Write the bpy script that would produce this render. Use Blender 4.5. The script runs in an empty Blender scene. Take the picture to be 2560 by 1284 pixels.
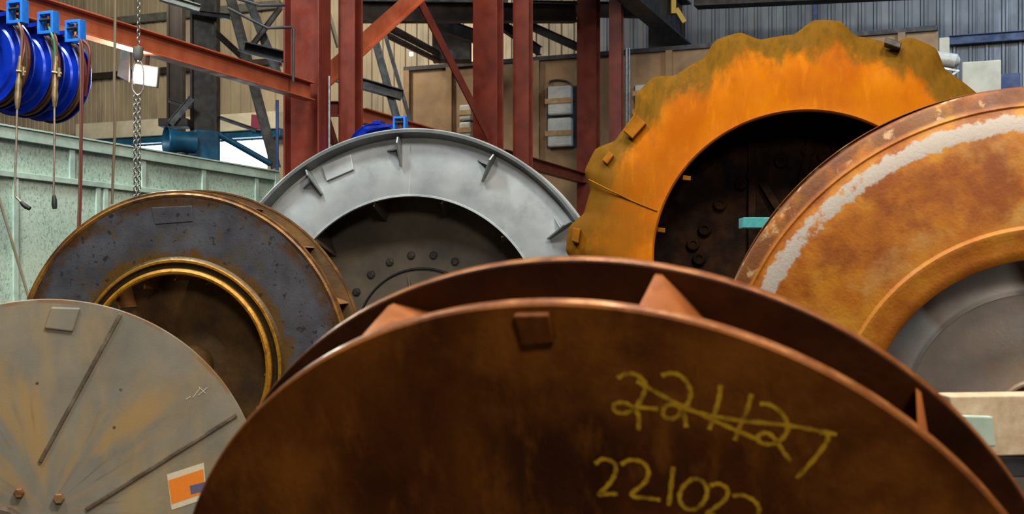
import bpy, math, random
import numpy as np
from math import sin, cos, pi, radians
from mathutils import Vector, noise
random.seed(7)
C = bpy.context.scene.collection
SC = bpy.context.scene
# ------------------------------------------------------------------ camera
F = 2900.0; CX = 1280.0; CY = 720.0; H = 1.9
cam = bpy.data.cameras.new('camera'); camo = bpy.data.objects.new('camera', cam); C.objects.link(camo)
camo.location = (0, 0, H); camo.rotation_euler = (pi/2, 0, 0)
cam.sensor_width = 36; cam.lens = F/2560*36; cam.shift_y = 78/2560
cam.dof.use_dof = True; cam.dof.focus_distance = 8.2; cam.dof.aperture_fstop = 4.5
cam.clip_end = 300
SC.camera = camo
# ------------------------------------------------------------------ world, lights, exposure
w = bpy.data.worlds.new('world'); SC.world = w; w.use_nodes = True
bg = w.node_tree.nodes['Background']
bg.inputs[0].default_value = (0.62, 0.82, 1.0, 1); bg.inputs[1].default_value = 3.0
def area(name, loc, size, power, col, target=None, sy=None):
    l = bpy.data.lights.new(name, 'AREA'); l.energy = power; l.color = col; l.shape = 'RECTANGLE'
    l.size = size; l.size_y = sy or size
    o = bpy.data.objects.new(name, l); C.objects.link(o); o.location = loc
    if target is None: target = (loc[0], loc[1], 0)
    o.rotation_euler = (Vector(target)-Vector(loc)).to_track_quat('-Z', 'Y').to_euler()
    return o
WARM = (1.0, 0.90, 0.76); NEU = (0.96, 0.98, 1.0)
area('bay_and_fill_light', (3.2, 0.8, 9.5), 1.6, 520, WARM, (2.0, 6.5, 1.5))
area('bay_and_fill_light', (1.6, -8.0, 6.8), 1.8, 310, WARM, (.6, 3.5, 1.2))  # added fill lamp behind the camera, brightens the front wheel's face
area('bay_and_fill_light', (-2.6, 1.2, 9.5), 1.6, 220, NEU, (-1.2, 6.5, 1.0))
area('bay_and_fill_light', (0.6, 5.2, 9.8), 1.2, 230, WARM)
area('bay_and_fill_light', (-4.5, 6.0, 9.8), 1.6, 760, (.88, 1, .96), (-7, 13, 2))
area('bay_and_fill_light', (1.0, 13.0, 10.2), 2.0, 200, WARM, (0.6, 19, 3))
area('bay_and_fill_light', (-7.0, 23.5, 10.2), 2.0, 620, (1, .88, .7), (-9, 33, 4))
area('bay_and_fill_light', (9.5, 15.0, 10.2), 1.6, 430, (.62, .8, 1), (11, 24, 5))  # blue lamp standing in for daylight from an unseen roof skylight
SC.view_settings.view_transform = 'Standard'; SC.view_settings.look = 'None'
SC.view_settings.gamma = 1; SC.view_settings.use_curve_mapping = False
SC.view_settings.exposure = 0.6
SC.cycles.use_denoising = True
SC.cycles.max_bounces = 6; SC.cycles.diffuse_bounces = 4; SC.cycles.caustics_reflective = False; SC.cycles.caustics_refractive = False
SC.cycles.sample_clamp_indirect = 6
# ------------------------------------------------------------------ helpers
def V(a): return np.array(a, float)
def at(px, py, Y): return V([(px-CX)/F*Y, Y, H-(py-CY)/F*Y])
DV = V([0.3667, 0.9303, 0]); EV = V([0.9303, -0.3667, 0]); UP = V([0, 0, 1])
def on_plane(px, py, D, n=DV):          # pixel ray with the vertical plane p.n = D
    r = V([(px-CX)/F, 1, -(py-CY)/F]); t = D/(r@n); return V([0, 0, H])+r*t
def unit(a): a = V(a); return a/np.linalg.norm(a)

class MB:
    def __init__(s): s.v = []; s.f = []; s.uv = []; s.has = False
    def add(s, vs, fs, uv=None):
        b = len(s.v); s.v += [tuple(map(float, q)) for q in vs]; s.f += [tuple(b+i for i in f) for f in fs]
        if uv is not None: s.has = True; s.uv += list(uv)
        else: s.uv += [(0, 0)]*len(vs)
        return s
    def box(s, c, ax, ay, az):           # centre and three half-extent vectors
        c, ax, ay, az = map(V, (c, ax, ay, az))
        if np.dot(np.cross(ax, ay), az) < 0: ax = -ax
        vs = [c+i*ax+j*ay+k*az for k in (-1, 1) for j in (-1, 1) for i in (-1, 1)]
        return s.add(vs, [(0, 2, 3, 1), (4, 5, 7, 6), (0, 1, 5, 4), (2, 6, 7, 3), (0, 4, 6, 2), (1, 3, 7, 5)])
    def bar(s, p0, p1, wd, ht, up=UP, e0=0.):
        p0, p1 = V(p0), V(p1); d = unit(p1-p0); a = np.cross(d, up); a = unit(a); b = np.cross(a, d)
        return s.box((p0+p1)/2, d*np.linalg.norm(p1-p0)/2, a*wd/2, b*ht/2)
    def ibeam(s, p0, p1, h, wd, tf=.014, tw=.01, up=UP):
        p0, p1 = V(p0), V(p1); d = unit(p1-p0); a = unit(np.cross(d, up)); b = np.cross(a, d)
        L = d*np.linalg.norm(p1-p0)/2; c = (p0+p1)/2
        s.box(c, L, a*tw/2, b*(h/2-tf))
        for k in (-1, 1): s.box(c+b*k*(h/2-tf/2), L, a*wd/2, b*tf/2)
        return s
    def angle(s, p0, p1, w1, w2, t, up=UP, side=1):
        p0, p1 = V(p0), V(p1); d = unit(p1-p0); a = unit(np.cross(d, up)); b = np.cross(a, d)
        L = d*np.linalg.norm(p1-p0)/2; c = (p0+p1)/2
        s.box(c, L, a*t/2, b*w1/2)
        s.box(c+b*side*(w1/2-t/2)+a*(w2/2), L, a*(w2/2-t/2), b*t/2)
        return s
    def tube(s, pts, r, n=10, caps=True):
        pts = [V(p) for p in pts]; m = len(pts); rr = r if hasattr(r, '__len__') else [r]*m
        t0 = unit(pts[1]-pts[0]); ref = UP if abs(t0[2]) < .9 else V([1, 0, 0]); a = unit(np.cross(t0, ref)); vs = []
        for i, p in enumerate(pts):
            t = unit(pts[min(i+1, m-1)]-pts[max(i-1, 0)]); a = unit(a-t*(a@t)); b = np.cross(t, a)
            vs += [p+rr[i]*(cos(2*pi*k/n)*a+sin(2*pi*k/n)*b) for k in range(n)]
        fs = [(i*n+k, i*n+(k+1) % n, (i+1)*n+(k+1) % n, (i+1)*n+k) for i in range(m-1) for k in range(n)]
        if caps: fs += [tuple(range(n))[::-1], tuple((m-1)*n+k for k in range(n))]
        return s.add(vs, fs)
    def torus(s, c, a, b, R1, R2, r, n=14, m=6):     # oval link in plane a,b
        c, a, b = V(c), unit(a), unit(b); nn = np.cross(a, b); vs = []
        for i in range(n):
            t = 2*pi*i/n; p = c+a*R1*cos(t)+b*R2*sin(t); o = unit(a*cos(t)*R2+b*sin(t)*R1)
            vs += [p+r*(cos(2*pi*k/m)*o+sin(2*pi*k/m)*nn) for k in range(m)]
        fs = [(i*m+k, i*m+(k+1) % m, ((i+1) % n)*m+(k+1) % m, ((i+1) % n)*m+k) for i in range(n) for k in range(m)]
        return s.add(vs, fs)
    def prism(s, pts, d):                # polygon extruded by vector d
        pts = [V(p) for p in pts]; n = len(pts); d = V(d)
        nrm = sum((np.cross(pts[i]-pts[0], pts[i+1]-pts[0]) for i in range(1, n-1)), V([0, 0, 0]))
        if nrm@d > 0: pts = pts[::-1]
        vs = pts+[p+d for p in pts]
        return s.add(vs, [tuple(range(n)), tuple(range(n, 2*n))[::-1]]+[(i, i+n, (i+1) % n+n, (i+1) % n) for i in range(n)])
    def lathe(s, W, prof, n=180, rad=None, t0=-pi/2, t1=1.5*pi, close=True):
        full = abs(t1-t0-2*pi) < 1e-6; vs = []; uv = []; m = len(prof)
        for i in range(n+1):
            t = t0+(t1-t0)*i/n
            for (r, o) in prof:
                q = rad(r, o, t) if rad else (r, o)
                vs.append(W.P(q[0], t, q[1])); uv.append((r, i/n))
        fs = []
        for i in range(n):
            for k in range(m-(0 if close else 1)):
                k2 = (k+1) % m
                fs.append((i*m+k, i*m+k2, (i+1)*m+k2, (i+1)*m+k))
        if not full and close: fs += [tuple(range(m))[::-1], tuple(n*m+k for k in range(m))]
        return s.add(vs, fs, uv)
    def build(s, name, mat, parent=None, base=None, smooth=35, bevel=0, recalc=True):
        b = V(parent['_b']) if parent is not None else (V(base) if base is not None else V([0, 0, 0]))
        me = bpy.data.meshes.new(name)
        me.from_pydata([tuple(V(q)-b) for q in s.v], [], s.f)
        if s.has:
            l = me.uv_layers.new(name='UVMap')
            for lp in me.loops: l.data[lp.index].uv = s.uv[lp.vertex_index]
        me.materials.append(mat)
        if recalc:
            import bmesh
            bm = bmesh.new(); bm.from_mesh(me); bmesh.ops.recalc_face_normals(bm, faces=bm.faces); bm.to_mesh(me); bm.free()
        if smooth: me.shade_smooth(); me.set_sharp_from_angle(angle=radians(smooth))
        o = bpy.data.objects.new(name, me); C.objects.link(o)
        if parent is not None: o.parent = parent
        else: o.location = tuple(b)
        if bevel:
            m = o.modifiers.new('Bevel', 'BEVEL'); m.width = bevel; m.segments = 2; m.limit_method = 'ANGLE'
        o['_b'] = list(b)
        return o
def tag(o, label, cat, group=None):
    o['label'] = label; o['category'] = cat
    if group: o['group'] = group
    return o
def thing(name, label, cat, base, group=None):
    o = bpy.data.objects.new(name, None); C.objects.link(o); o.location = tuple(base); o['_b'] = [float(a) for a in base]
    o.empty_display_size = .1
    return tag(o, label, cat, group)
def struct(o): o['kind'] = 'structure'; return o

# ------------------------------------------------------------------ materials
def srgb(h):
    if isinstance(h, str): h = [int(h[i:i+2], 16)/255 for i in (0, 2, 4)]
    return tuple((c/12.92 if c <= .04045 else ((c+.055)/1.055)**2.4) for c in h)+(1,)
def mat(name, cols, scale=6, rough=.6, metal=0., bump=.15, bscale=60, stretch=(1, 1, 1), layers=(), detail=6, lo=.35, hi=.65, rvar=.1, spec=.5):
    """cols: two or three colours spread by noise; layers: dicts c, scale, lo, hi, stretch, r0, r1, rs, jit, rough, z"""
    m = bpy.data.materials.new(name); m.use_nodes = True; t = m.node_tree; N = t.nodes; L = t.links
    bs = N['Principled BSDF']; bs.inputs['Metallic'].default_value = metal; bs.inputs['Specular IOR Level'].default_value = spec
    tc = N.new('ShaderNodeTexCoord')
    def nz(sc, st=(1, 1, 1), det=detail, off=0.):
        mp = N.new('ShaderNodeMapping'); mp.inputs['Scale'].default_value = st; mp.inputs['Location'].default_value = (off, off*.7, off*1.3)
        L.new(tc.outputs['Object'], mp.inputs[0])
        n = N.new('ShaderNodeTexNoise'); n.inputs['Scale'].default_value = sc; n.inputs['Detail'].default_value = det; n.inputs['Roughness'].default_value = .6
        L.new(mp.outputs[0], n.inputs['Vector']); return n.outputs[0]
    def mr(x, a, b, c=0, d=1, smooth=True):
        n = N.new('ShaderNodeMapRange'); n.interpolation_type = 'SMOOTHSTEP' if smooth else 'LINEAR'
        for i, q in zip((1, 2, 3, 4), (a, b, c, d)): n.inputs[i].default_value = q
        L.new(x, n.inputs[0]); return n.outputs[0]
    def mul(a, b, op='MULTIPLY'):
        n = N.new('ShaderNodeMath'); n.operation = op
        for i, q in enumerate((a, b)):
            if isinstance(q, (int, float)): n.inputs[i].default_value = q
            else: L.new(q, n.inputs[i])
        return n.outputs[0]
    n1 = nz(scale, stretch)
    cr = N.new('ShaderNodeValToRGB'); cr.color_ramp.elements[0].position = lo; cr.color_ramp.elements[1].position = hi
    cs = [srgb(c) for c in cols]
    cr.color_ramp.elements[0].color = cs[0]; cr.color_ramp.elements[1].color = cs[-1]
    if len(cs) == 3: e = cr.color_ramp.elements.new((lo+hi)/2); e.color = cs[1]
    L.new(n1, cr.inputs[0]); col = cr.outputs[0]
    rg = mr(nz(scale*2.3, stretch, off=3), .3, .7, max(0, rough-rvar), min(1, rough+rvar))
    uvs = None
    for k, ly in enumerate(layers):
        if 'polar' in ly:
            uv = N.new('ShaderNodeUVMap'); mp = N.new('ShaderNodeMapping'); mp.inputs['Scale'].default_value = (ly['polar'][1], ly['polar'][0], 1); L.new(uv.outputs[0], mp.inputs[0])
            n = N.new('ShaderNodeTexNoise'); n.inputs['Scale'].default_value = 1; n.inputs['Detail'].default_value = 5; L.new(mp.outputs[0], n.inputs['Vector'])
            msk = mr(n.outputs[0], ly.get('lo', .45), ly.get('hi', .6))
        else: msk = mr(nz(ly.get('scale', 5), ly.get('stretch', (1, 1, 1)), off=7.3*(k+1)), ly.get('lo', .45), ly.get('hi', .6))
        if 'r0' in ly:
            if uvs is None:
                uv = N.new('ShaderNodeUVMap'); sp = N.new('ShaderNodeSeparateXYZ'); L.new(uv.outputs[0], sp.inputs[0]); uvs = sp
            r = uvs.outputs[0]
            if ly.get('jit'): r = mul(r, mul(mul(nz(ly.get('jscale', 5), ly.get('jst', (1, 1, 1)), off=2.1*k+1), .5, 'SUBTRACT'), ly['jit']*2), 'ADD')
            s_ = ly.get('rs', .01)
            rm = mul(mr(r, ly['r0']-s_, ly['r0']+s_), mr(r, ly['r1']-s_, ly['r1']+s_, 1, 0))
            msk = mul(msk, rm)
        if 'z' in ly:          # height window in object space
            sp2 = N.new('ShaderNodeSeparateXYZ'); L.new(tc.outputs['Object'], sp2.inputs[0])
            z0, z1, zs = ly['z']; msk = mul(msk, mul(mr(sp2.outputs[2], z0-zs, z0+zs), mr(sp2.outputs[2], z1-zs, z1+zs, 1, 0)))
        if 'a' in ly: msk = mul(msk, ly['a'])
        mx = N.new('ShaderNodeMix'); mx.data_type = 'RGBA'
        L.new(msk, mx.inputs[0]); L.new(col, mx.inputs[6]); mx.inputs[7].default_value = srgb(ly['c']); col = mx.outputs[2]
        if 'rough' in ly:
            mf = N.new('ShaderNodeMix'); L.new(msk, mf.inputs[0]); L.new(rg, mf.inputs[2]); mf.inputs[3].default_value = ly['rough']; rg = mf.outputs[0]
    L.new(col, bs.inputs['Base Color']); L.new(rg, bs.inputs['Roughness'])
    if bump:
        bp = N.new('ShaderNodeBump'); bp.inputs['Strength'].default_value = bump; bp.inputs['Distance'].default_value = .01
        L.new(nz(bscale, (1, 1, 1), 4, 5), bp.inputs['Height']); L.new(bp.outputs[0], bs.inputs['Normal'])
    return m
def flat(name, c, rough=.5, metal=0., emit=0, spec=.5):
    m = bpy.data.materials.new(name); m.use_nodes = True; bs = m.node_tree.nodes['Principled BSDF']
    nn = m.node_tree.nodes.new('ShaderNodeTexNoise'); nn.inputs['Scale'].default_value = 12
    cr = m.node_tree.nodes.new('ShaderNodeValToRGB'); a = srgb(c)
    cr.color_ramp.elements[0].color = tuple(q*.85 for q in a[:3])+(1,); cr.color_ramp.elements[1].color = tuple(min(1, q*1.1) for q in a[:3])+(1,)
    m.node_tree.links.new(nn.outputs[0], cr.inputs[0]); m.node_tree.links.new(cr.outputs[0], bs.inputs['Base Color'])
    bs.inputs['Roughness'].default_value = rough; bs.inputs['Metallic'].default_value = metal; bs.inputs['Specular IOR Level'].default_value = spec
    if emit: bs.inputs['Emission Color'].default_value = a; bs.inputs['Emission Strength'].default_value = emit
    return m

M = {}
M['w1'] = mat('dark_rust', ['381a04', '582c07', '7a4610'], 2.6, .7, 0, .25, 90, (1.3, 1, .5), lo=.3, hi=.7, spec=.15, layers=[
    dict(c='2e1202', scale=2.0, lo=.47, hi=.6, stretch=(1.2, 1, .5), r0=-1, r1=.78, rs=.09, jit=.2, jscale=3, a=.75),
    dict(c='94581a', scale=9, lo=.5, hi=.75, stretch=(2.5, 2, .25), a=.45),
    dict(c='9a5c1c', scale=4, lo=.4, hi=.65, r0=.72, r1=.95, rs=.06, jit=.1, a=.55)])
M['w1edge'] = mat('worn_rust_edge', ['6e3a14', '8a5022', 'aa7242'], 14, .42, .35, .1, 90)
M['w1in'] = mat('inner_brown_rust', ['281204', '3a1c06', '4c280c'], 4, .65, 0, .2, 80, spec=.2)
M['w3vane'] = mat('brown_vane', ['5a3a1c', '7c5228', '9a6a3a'], 5, .6, .1, .1, 90)
M['w1vane'] = mat('bare_rust_vane', ['8a4818', 'a05a22', 'b06a30'], 6, .5, .2, .1, 90)
M['w2'] = mat('grey_primer', ['726f64', '7e7a6e', '888474'], 3, .5, .0, .06, 120, layers=[
    dict(c='a08250', polar=(15, 1.3), lo=.47, hi=.66, r0=.1, r1=.66, rs=.16, a=.85),
    dict(c='6a5840', polar=(60, 2.), lo=.58, hi=.72, r0=.0, r1=.5, rs=.2, a=.6),
    dict(c='a88c58', scale=2.3, lo=.44, hi=.66, stretch=(2.0, 1, .8), a=.5),
    dict(c='8a7148', scale=9, lo=.62, hi=.74, a=.4),
    dict(c='84603a', scale=5, lo=.45, hi=.6, r0=.825, r1=.9, rs=.005, jit=.012, a=.8)])
M['w2rib'] = mat('rusty_rib', ['4c4034', '5c5040', '766a56'], 12, .6, .1, .2)
M['w3'] = mat('blue_grey_mill_scale', ['3c3c42', '46464d', '505158'], 5, .55, .2, .12, 90, layers=[
    dict(c='5a3e12', scale=3, lo=.0, hi=.1, r0=.5, r1=.665, rs=.02, jit=.13, jscale=5),
    dict(c='4a3013', scale=5, lo=.42, hi=.58, r0=.90, r1=1.2, rs=.03, jit=.06),
    dict(c='1e1a1a', scale=22, lo=.60, hi=.66, a=.85), dict(c='26201e', scale=48, lo=.62, hi=.68, a=.7),
    dict(c='5a4216', scale=7, lo=.62, hi=.7, a=.6),
    dict(c='50401c', scale=8, lo=.5, hi=.7, r0=.5, r1=.78, rs=.06, a=.5)])
M['w3ring'] = mat('yellow_rust_ring', ['8a5c10', 'b07a18', '94691c'], 16, .45, .4, .15, 80, layers=[
    dict(c='33260f', scale=3, lo=0, hi=.05, r0=.558, r1=.590, rs=.003), dict(c='4a3614', scale=3, lo=0, hi=.05, r0=.609, r1=.7, rs=.003),
    dict(c='6f6652', scale=10, lo=.5, hi=.62, r0=.0, r1=.522, rs=.004, a=.7)])
M['w3rim'] = mat('yellow_rust_rim', ['4e3014', '6a4418', '8c6224'], 9, .5, .2, .15)
M['w3dark'] = mat('brown_inside_plate', ['40290e', '563a12', '6a4a18'], 5, .7, 0, .2)
M['w4'] = mat('silver_grey_paint', ['989da0', 'a6abae', 'b2b7b8'], 2.6, .42, .25, .03, 200, layers=[
    dict(c='8c9194', scale=3.2, lo=.5, hi=.66, a=.7), dict(c='7d7a70', scale=30, lo=.66, hi=.72, a=.3)])
M['w4lip'] = mat('silver_grey_paint_shaded', ['686c6e', '757a7b', '828687'], 4, .42, .3, .05, 200)  # same silver paint, darkened to carry the lip's underside shade
M['w4dark'] = mat('dark_primed_plate', ['4a443c', '585044', '665c4e'], 3, .55, .2, .06, 120)
M['w5'] = mat('orange_rust', ['a05200', 'ae6000', 'b86c00'], 2.4, .75, .0, .12, 120, (1, 1, .7), spec=.08, layers=[
    dict(c='c87810', scale=9, lo=.52, hi=.7, stretch=(2, 2, .25), a=.35),
    dict(c='5c460e', scale=4, lo=.20, hi=.42, r0=1.30, r1=2, rs=.07, jit=.28, jscale=3.5, jst=(1.8, 1.8, .35), a=.85),
    dict(c='4a370a', scale=10, lo=.4, hi=.65, r0=1.28, r1=2, rs=.1, jit=.2, jscale=4, stretch=(2, 2, .4), a=.5),
    dict(c='7a4a08', scale=2.5, lo=.25, hi=.5, z=(-1, 1.95, .4), r0=1.0, r1=2, rs=.1, jit=.2, a=.8),  # browner old rust lower down, also standing in for shade there
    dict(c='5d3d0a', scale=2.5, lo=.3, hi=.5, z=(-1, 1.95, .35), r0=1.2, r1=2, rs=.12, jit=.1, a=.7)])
M['w5pad'] = mat('brown_orange_rust', ['6e4206', '8a5406', '9c6008'], 6, .75, 0, .1, 100, spec=.1)
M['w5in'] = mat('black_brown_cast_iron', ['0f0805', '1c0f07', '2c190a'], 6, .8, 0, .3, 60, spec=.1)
M['w6'] = mat('golden_rust', ['984e04', 'b86c0c', 'ce8e22'], 4, .6, 0, .18, 70, layers=[
    dict(c='8a4004', scale=1.6, lo=.5, hi=.58, a=.8),
    dict(c='c79a58', scale=3.5, lo=.52, hi=.66, r0=.76, r1=1.08, rs=.05, a=.6),
    dict(c='5e3210', scale=6, lo=.3, hi=.5, r0=1.192, r1=1.4, rs=.008, a=.8),
    dict(c='d0a878', scale=12, lo=.58, hi=.66, r0=1.195, r1=1.24, rs=.01, a=.8),
    dict(c='b8aca0', scale=12, lo=.30, hi=.42, r0=1.094, r1=1.152, rs=.006, jit=.035, jscale=26, rough=.6)])
M['w6rim'] = mat('brown_rust_rim', ['6a3412', '7e4418', '965a22'], 8, .5, .2, .2, 60, layers=[dict(c='cfae84', scale=11, lo=.58, hi=.66, a=.85)])
M['w6in'] = mat('grey_machined_dish', ['94908e', 'a49e9a', 'b4aaa2'], 5, .45, .1, .08, 80, layers=[
    dict(c='b8946c', scale=2, lo=.4, hi=.6, r0=-1, r1=.24, rs=.08, a=.8), dict(c='55565a', scale=4, lo=.0, hi=.1, r0=.50, r1=2, rs=.05, a=.8), dict(c='5a5550', scale=4, lo=.2, hi=.4, r0=.452, r1=.468, rs=.006, a=.6)])  # outer dish painted darker in place of shade in the recess
M['boss'] = mat('brown_boss', ['5e3416', '7a4418', '8e5426'], 8, .5, .2, .1)
M['chalk'] = mat('yellow_paint_marker', ['8a6408', 'bc9010', 'd4a816'], 40, .7, 0, .05, lo=.35, hi=.6)
M['bolt'] = mat('dark_bolt', ['2c2a28', '3a3632', '46403a'], 20, .5, .4, .1)
M['rbolt'] = mat('rusty_bolt', ['6a4628', '8a6038', '7a6a50'], 20, .5, .2, .1)
M['red'] = mat('red_oxide_paint', ['5a1c10', '6a2414', '762c1a'], 2.5, .5, .0, .04, 120, layers=[
    dict(c='6a2218', scale=1.6, lo=.5, hi=.7, stretch=(1, 1, .4), a=.6)])
M['redhot'] = mat('orange_red_primer', ['98482a', 'a85636', 'b46242'], 3, .5, .0, .04, 120)
M['brown'] = mat('brown_steel', ['1c1411', '251b17', '30251f'], 3, .6, 0, .05)
M['dark'] = mat('dark_grey_steel', ['26262a', '323136', '3e3d40'], 4, .55, .2, .05)
M['grey'] = mat('mid_grey_steel', ['52544e', '5f6059', '6c6c64'], 4, .5, .2, .05)
M['corr'] = mat('corrugated_cladding', ['928670', 'a2947c', 'b0a288'], .8, .5, .2, .03, stretch=(1, 1, .5), layers=[dict(c='6d665e', scale=2, lo=.5, hi=.7, stretch=(1, 1, .2), a=.6)])
M['corr2'] = mat('daylit_grey_cladding', ['62656a', '70747a', '7e8288'], .8, .5, .2, .03, stretch=(1, 1, .5), layers=[dict(c='585a5e', scale=2, lo=.5, hi=.7, stretch=(1, 1, .2), a=.6)])  # greyer sheet, its cool tone partly daylight put into the colour
M['green'] = mat('pale_green_board', ['a4bcac', 'b6ccbc', 'c4d6c8'], 30, .6, 0, .1, 60, layers=[dict(c='6f8a7c', scale=45, lo=.56, hi=.62, stretch=(1, 1, .6), a=.8), dict(c='c4d2c0', scale=3, lo=.5, hi=.7, a=.4)])
M['greenrail'] = mat('pale_green_paint', ['a2baae', 'b0c6b8', 'bccfc2'], 8, .5, 0, .04)
M['beige'] = mat('beige_board', ['86684a', '967654', 'a2825e'], 1.4, .65, 0, .03, layers=[dict(c='7a5e46', scale=1.2, lo=.5, hi=.65, a=.6)])
M['cream'] = mat('cream_paint', ['b0aa94', 'bcb6a0', 'c6c0ac'], 3, .6, 0, .03)
M['blue'] = mat('reel_blue_enamel', ['04208a', '06289e', '0830ac'], 5, .3, .1, .01, spec=.6)
M['bracket'] = mat('bright_blue_paint', ['1a62c4', '2270d4', '2a7ae0'], 10, .4, 0, .02)
M['navy'] = mat('navy_blue_steel', ['26385c', '2e4470', '36507e'], 3, .5, 0, .03)
M['teal'] = mat('teal_paint', ['2f8f96', '3a9ca2', '4aa8a8'], 12, .5, 0, .1)
M['ductblue'] = mat('blue_painted_duct', ['0e3a52', '124a68', '1a5c80'], 3, .4, .1, .03)
M['wood'] = mat('pale_timber', ['c0a888', 'cdb698', 'd6c2a6'], 5, .6, 0, .08, 50, (6, 1, 6))
M['oldwood'] = mat('weathered_timber', ['6a5238', '7c6244', '8a7050'], 4, .75, 0, .2, 40, (1, 1, 6))
M['floor'] = mat('concrete_floor', ['3c3936', '484440', '544f4a'], 1.2, .7, 0, .1)
M['roofm'] = mat('roof_sheet', ['5c5a58', '686562', '74706c'], 1, .6, 0, .02)
M['brass'] = mat('worn_brass', ['75654a', '8e7a58', 'a08d68'], 20, .4, .5, .05)
M['tubem'] = mat('steel_tube', ['7a6c60', '8c7c70', '9c9088'], 15, .4, .5, .03)
M['rubber'] = flat('black_rubber', '1c1c1e', .6)
M['hred'] = flat('red_hose_rubber', '642a24', .55); M['hgreen'] = flat('green_hose_rubber', '2f6a45', .55); M['hbrown'] = flat('brown_hose_rubber', '6a4a3a', .6)
M['cord'] = flat('tan_cord', '6b5a42', .7)
M['chain'] = mat('chain_steel', ['55534e', '6c6a64', '7c7a74'], 30, .45, .5, .05)
M['white'] = mat('white_wrap', ['b4b4b0', 'c4c4c0', 'cccac4'], 6, .45, .1, .2, 20)
M['strap'] = mat('timber_strap', ['a07a50', 'b08a60', 'bc9870'], 12, .6, 0, .05)
M['yellow'] = flat('yellow_paint', 'c9a020', .5)
M['galv'] = mat('galvanised_pipe', ['8a9094', '9aa0a4', 'a8aeb0'], 10, .35, .6, .03)
M['paper'] = flat('white_paper', 'd2cab0', .7); M['orange'] = flat('orange_print', 'e8821c', .7); M['purple'] = flat('slate_blue_print', '5c5a78', .7)
M['lamp'] = flat('floodlight_led_panel', 'fdfff0', .5, emit=30)
M['maroon'] = flat('maroon_paint', '7a3048', .5)

# ------------------------------------------------------------------ building shell
DW = 27.9; RZ = 11.5
def gp(a, b, z): return DV*a+EV*b+UP*z           # grid point: a along the bay, b across it
B0, B1, A0 = -30., 15.5, -9.
struct(MB().box(gp((DW+A0)/2, (B0+B1)/2, -.05), DV*(DW-A0)/2, EV*(B1-B0)/2, UP*.05).build('floor', M['floor'], smooth=0))
struct(MB().box(gp((DW+A0)/2, (B0+B1)/2, RZ+.05), DV*((DW-A0)/2+.3), EV*((B1-B0)/2+.3), UP*.05).build('ceiling', M['roofm'], smooth=0))
RIB1 = ((0, 0), (.10, 0), (.125, .045), (.175, .045), (.20, 0), (.25, 0), (.26, .016), (.28, .016), (.29, 0))
RIB2 = ((0, 0), (.10, 0), (.105, .008), (.115, .008), (.12, 0), (.25, 0), (.265, -.05), (.305, -.05), (.32, 0))
def corr_wall(mb, p0, e, n, L, z0, z1, pitch=.34, ribs=RIB2):
    """ribbed sheet from p0 along e, ribs along n"""
    k = int(L/pitch); xs = []
    for i in range(k+1):
        x = i*pitch
        for dx, dd in ribs:
            if x+dx <= L: xs.append((x+dx, dd))
    xs.append((L, 0)); vs = []
    for x, dd in xs:
        q = V(p0)+V(e)*x+V(n)*dd; vs += [(q[0], q[1], z0), (q[0], q[1], z1)]
    mb.add(vs, [(2*i, 2*i+2, 2*i+3, 2*i+1) for i in range(len(xs)-1)])
# the far wall with two daylight openings under the cream lintel
ox0 = on_plane(430, 400, DW)@EV; ox1 = on_plane(668, 400, DW)@EV; oz = on_plane(600, 352, DW)[2]; oL = on_plane(340, 400, DW)@EV
fw = MB()
corr_wall(fw, gp(DW, B0, 0), EV, -DV, oL-B0, 0, RZ)
corr_wall(fw, gp(DW, oL, 0), EV, -DV, ox1-oL, oz, RZ)
om = on_plane(1500, 100, DW)@EV
corr_wall(fw, gp(DW, ox1, 0), EV, -DV, om-ox1, 0, RZ)
struct(fw.build('wall_back', M['corr'], smooth=0, recalc=False))
f2 = MB(); corr_wall(f2, gp(DW, om, 0), EV, -DV, B1-om, 0, RZ, ribs=RIB1); struct(f2.build('wall_back_right', M['corr2'], smooth=0, recalc=False))
lw = MB(); corr_wall(lw, gp(A0, B0, 0), DV, EV, DW-A0, 0, RZ); struct(lw.build('wall_left', M['corr'], smooth=0, recalc=False))
rw = MB(); corr_wall(rw, gp(A0, B1, 0), DV, -EV, DW-A0, 0, RZ); struct(rw.build('wall_right', M['corr'], smooth=0, recalc=False))
nw = MB(); corr_wall(nw, gp(A0, B0, 0), EV, DV, B1-B0, 0, RZ); struct(nw.build('wall_front', M['corr'], smooth=0, recalc=False))
# girts (horizontal rails) on the back wall
for k, (p0, p1, h, m) in enumerate([((-60, 90), (700, 28), .22, 'grey'), ((-60, 215), (700, 155), .16, 'brown')]):
    q0 = on_plane(*p0, DW-.2); q1 = on_plane(*p1, DW-.2); q1[2] = q0[2]
    struct(MB().bar(q0, q1, .12, h).build('trim_%d' % (k+1), M[m], smooth=0))
q0 = on_plane(200, 332, DW-.35); q1 = on_plane(705, 318, DW-.35); q1[2] = q0[2]
o = thing('door_lintel_box', 'long cream box girder across the daylight door opening at the back wall', 'girder', q0)
MB().box((q0+q1)/2, (q1-q0)/2, DV*.2, UP*.24).build('beam_body', M['cream'], o, smooth=0, bevel=.02)
MB().box((q0+q1)/2-UP*.34, (q1-q0)/2, DV*.1, UP*.09).build('lower_rail', M['ductblue'], o, smooth=0, bevel=.01)

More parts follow.
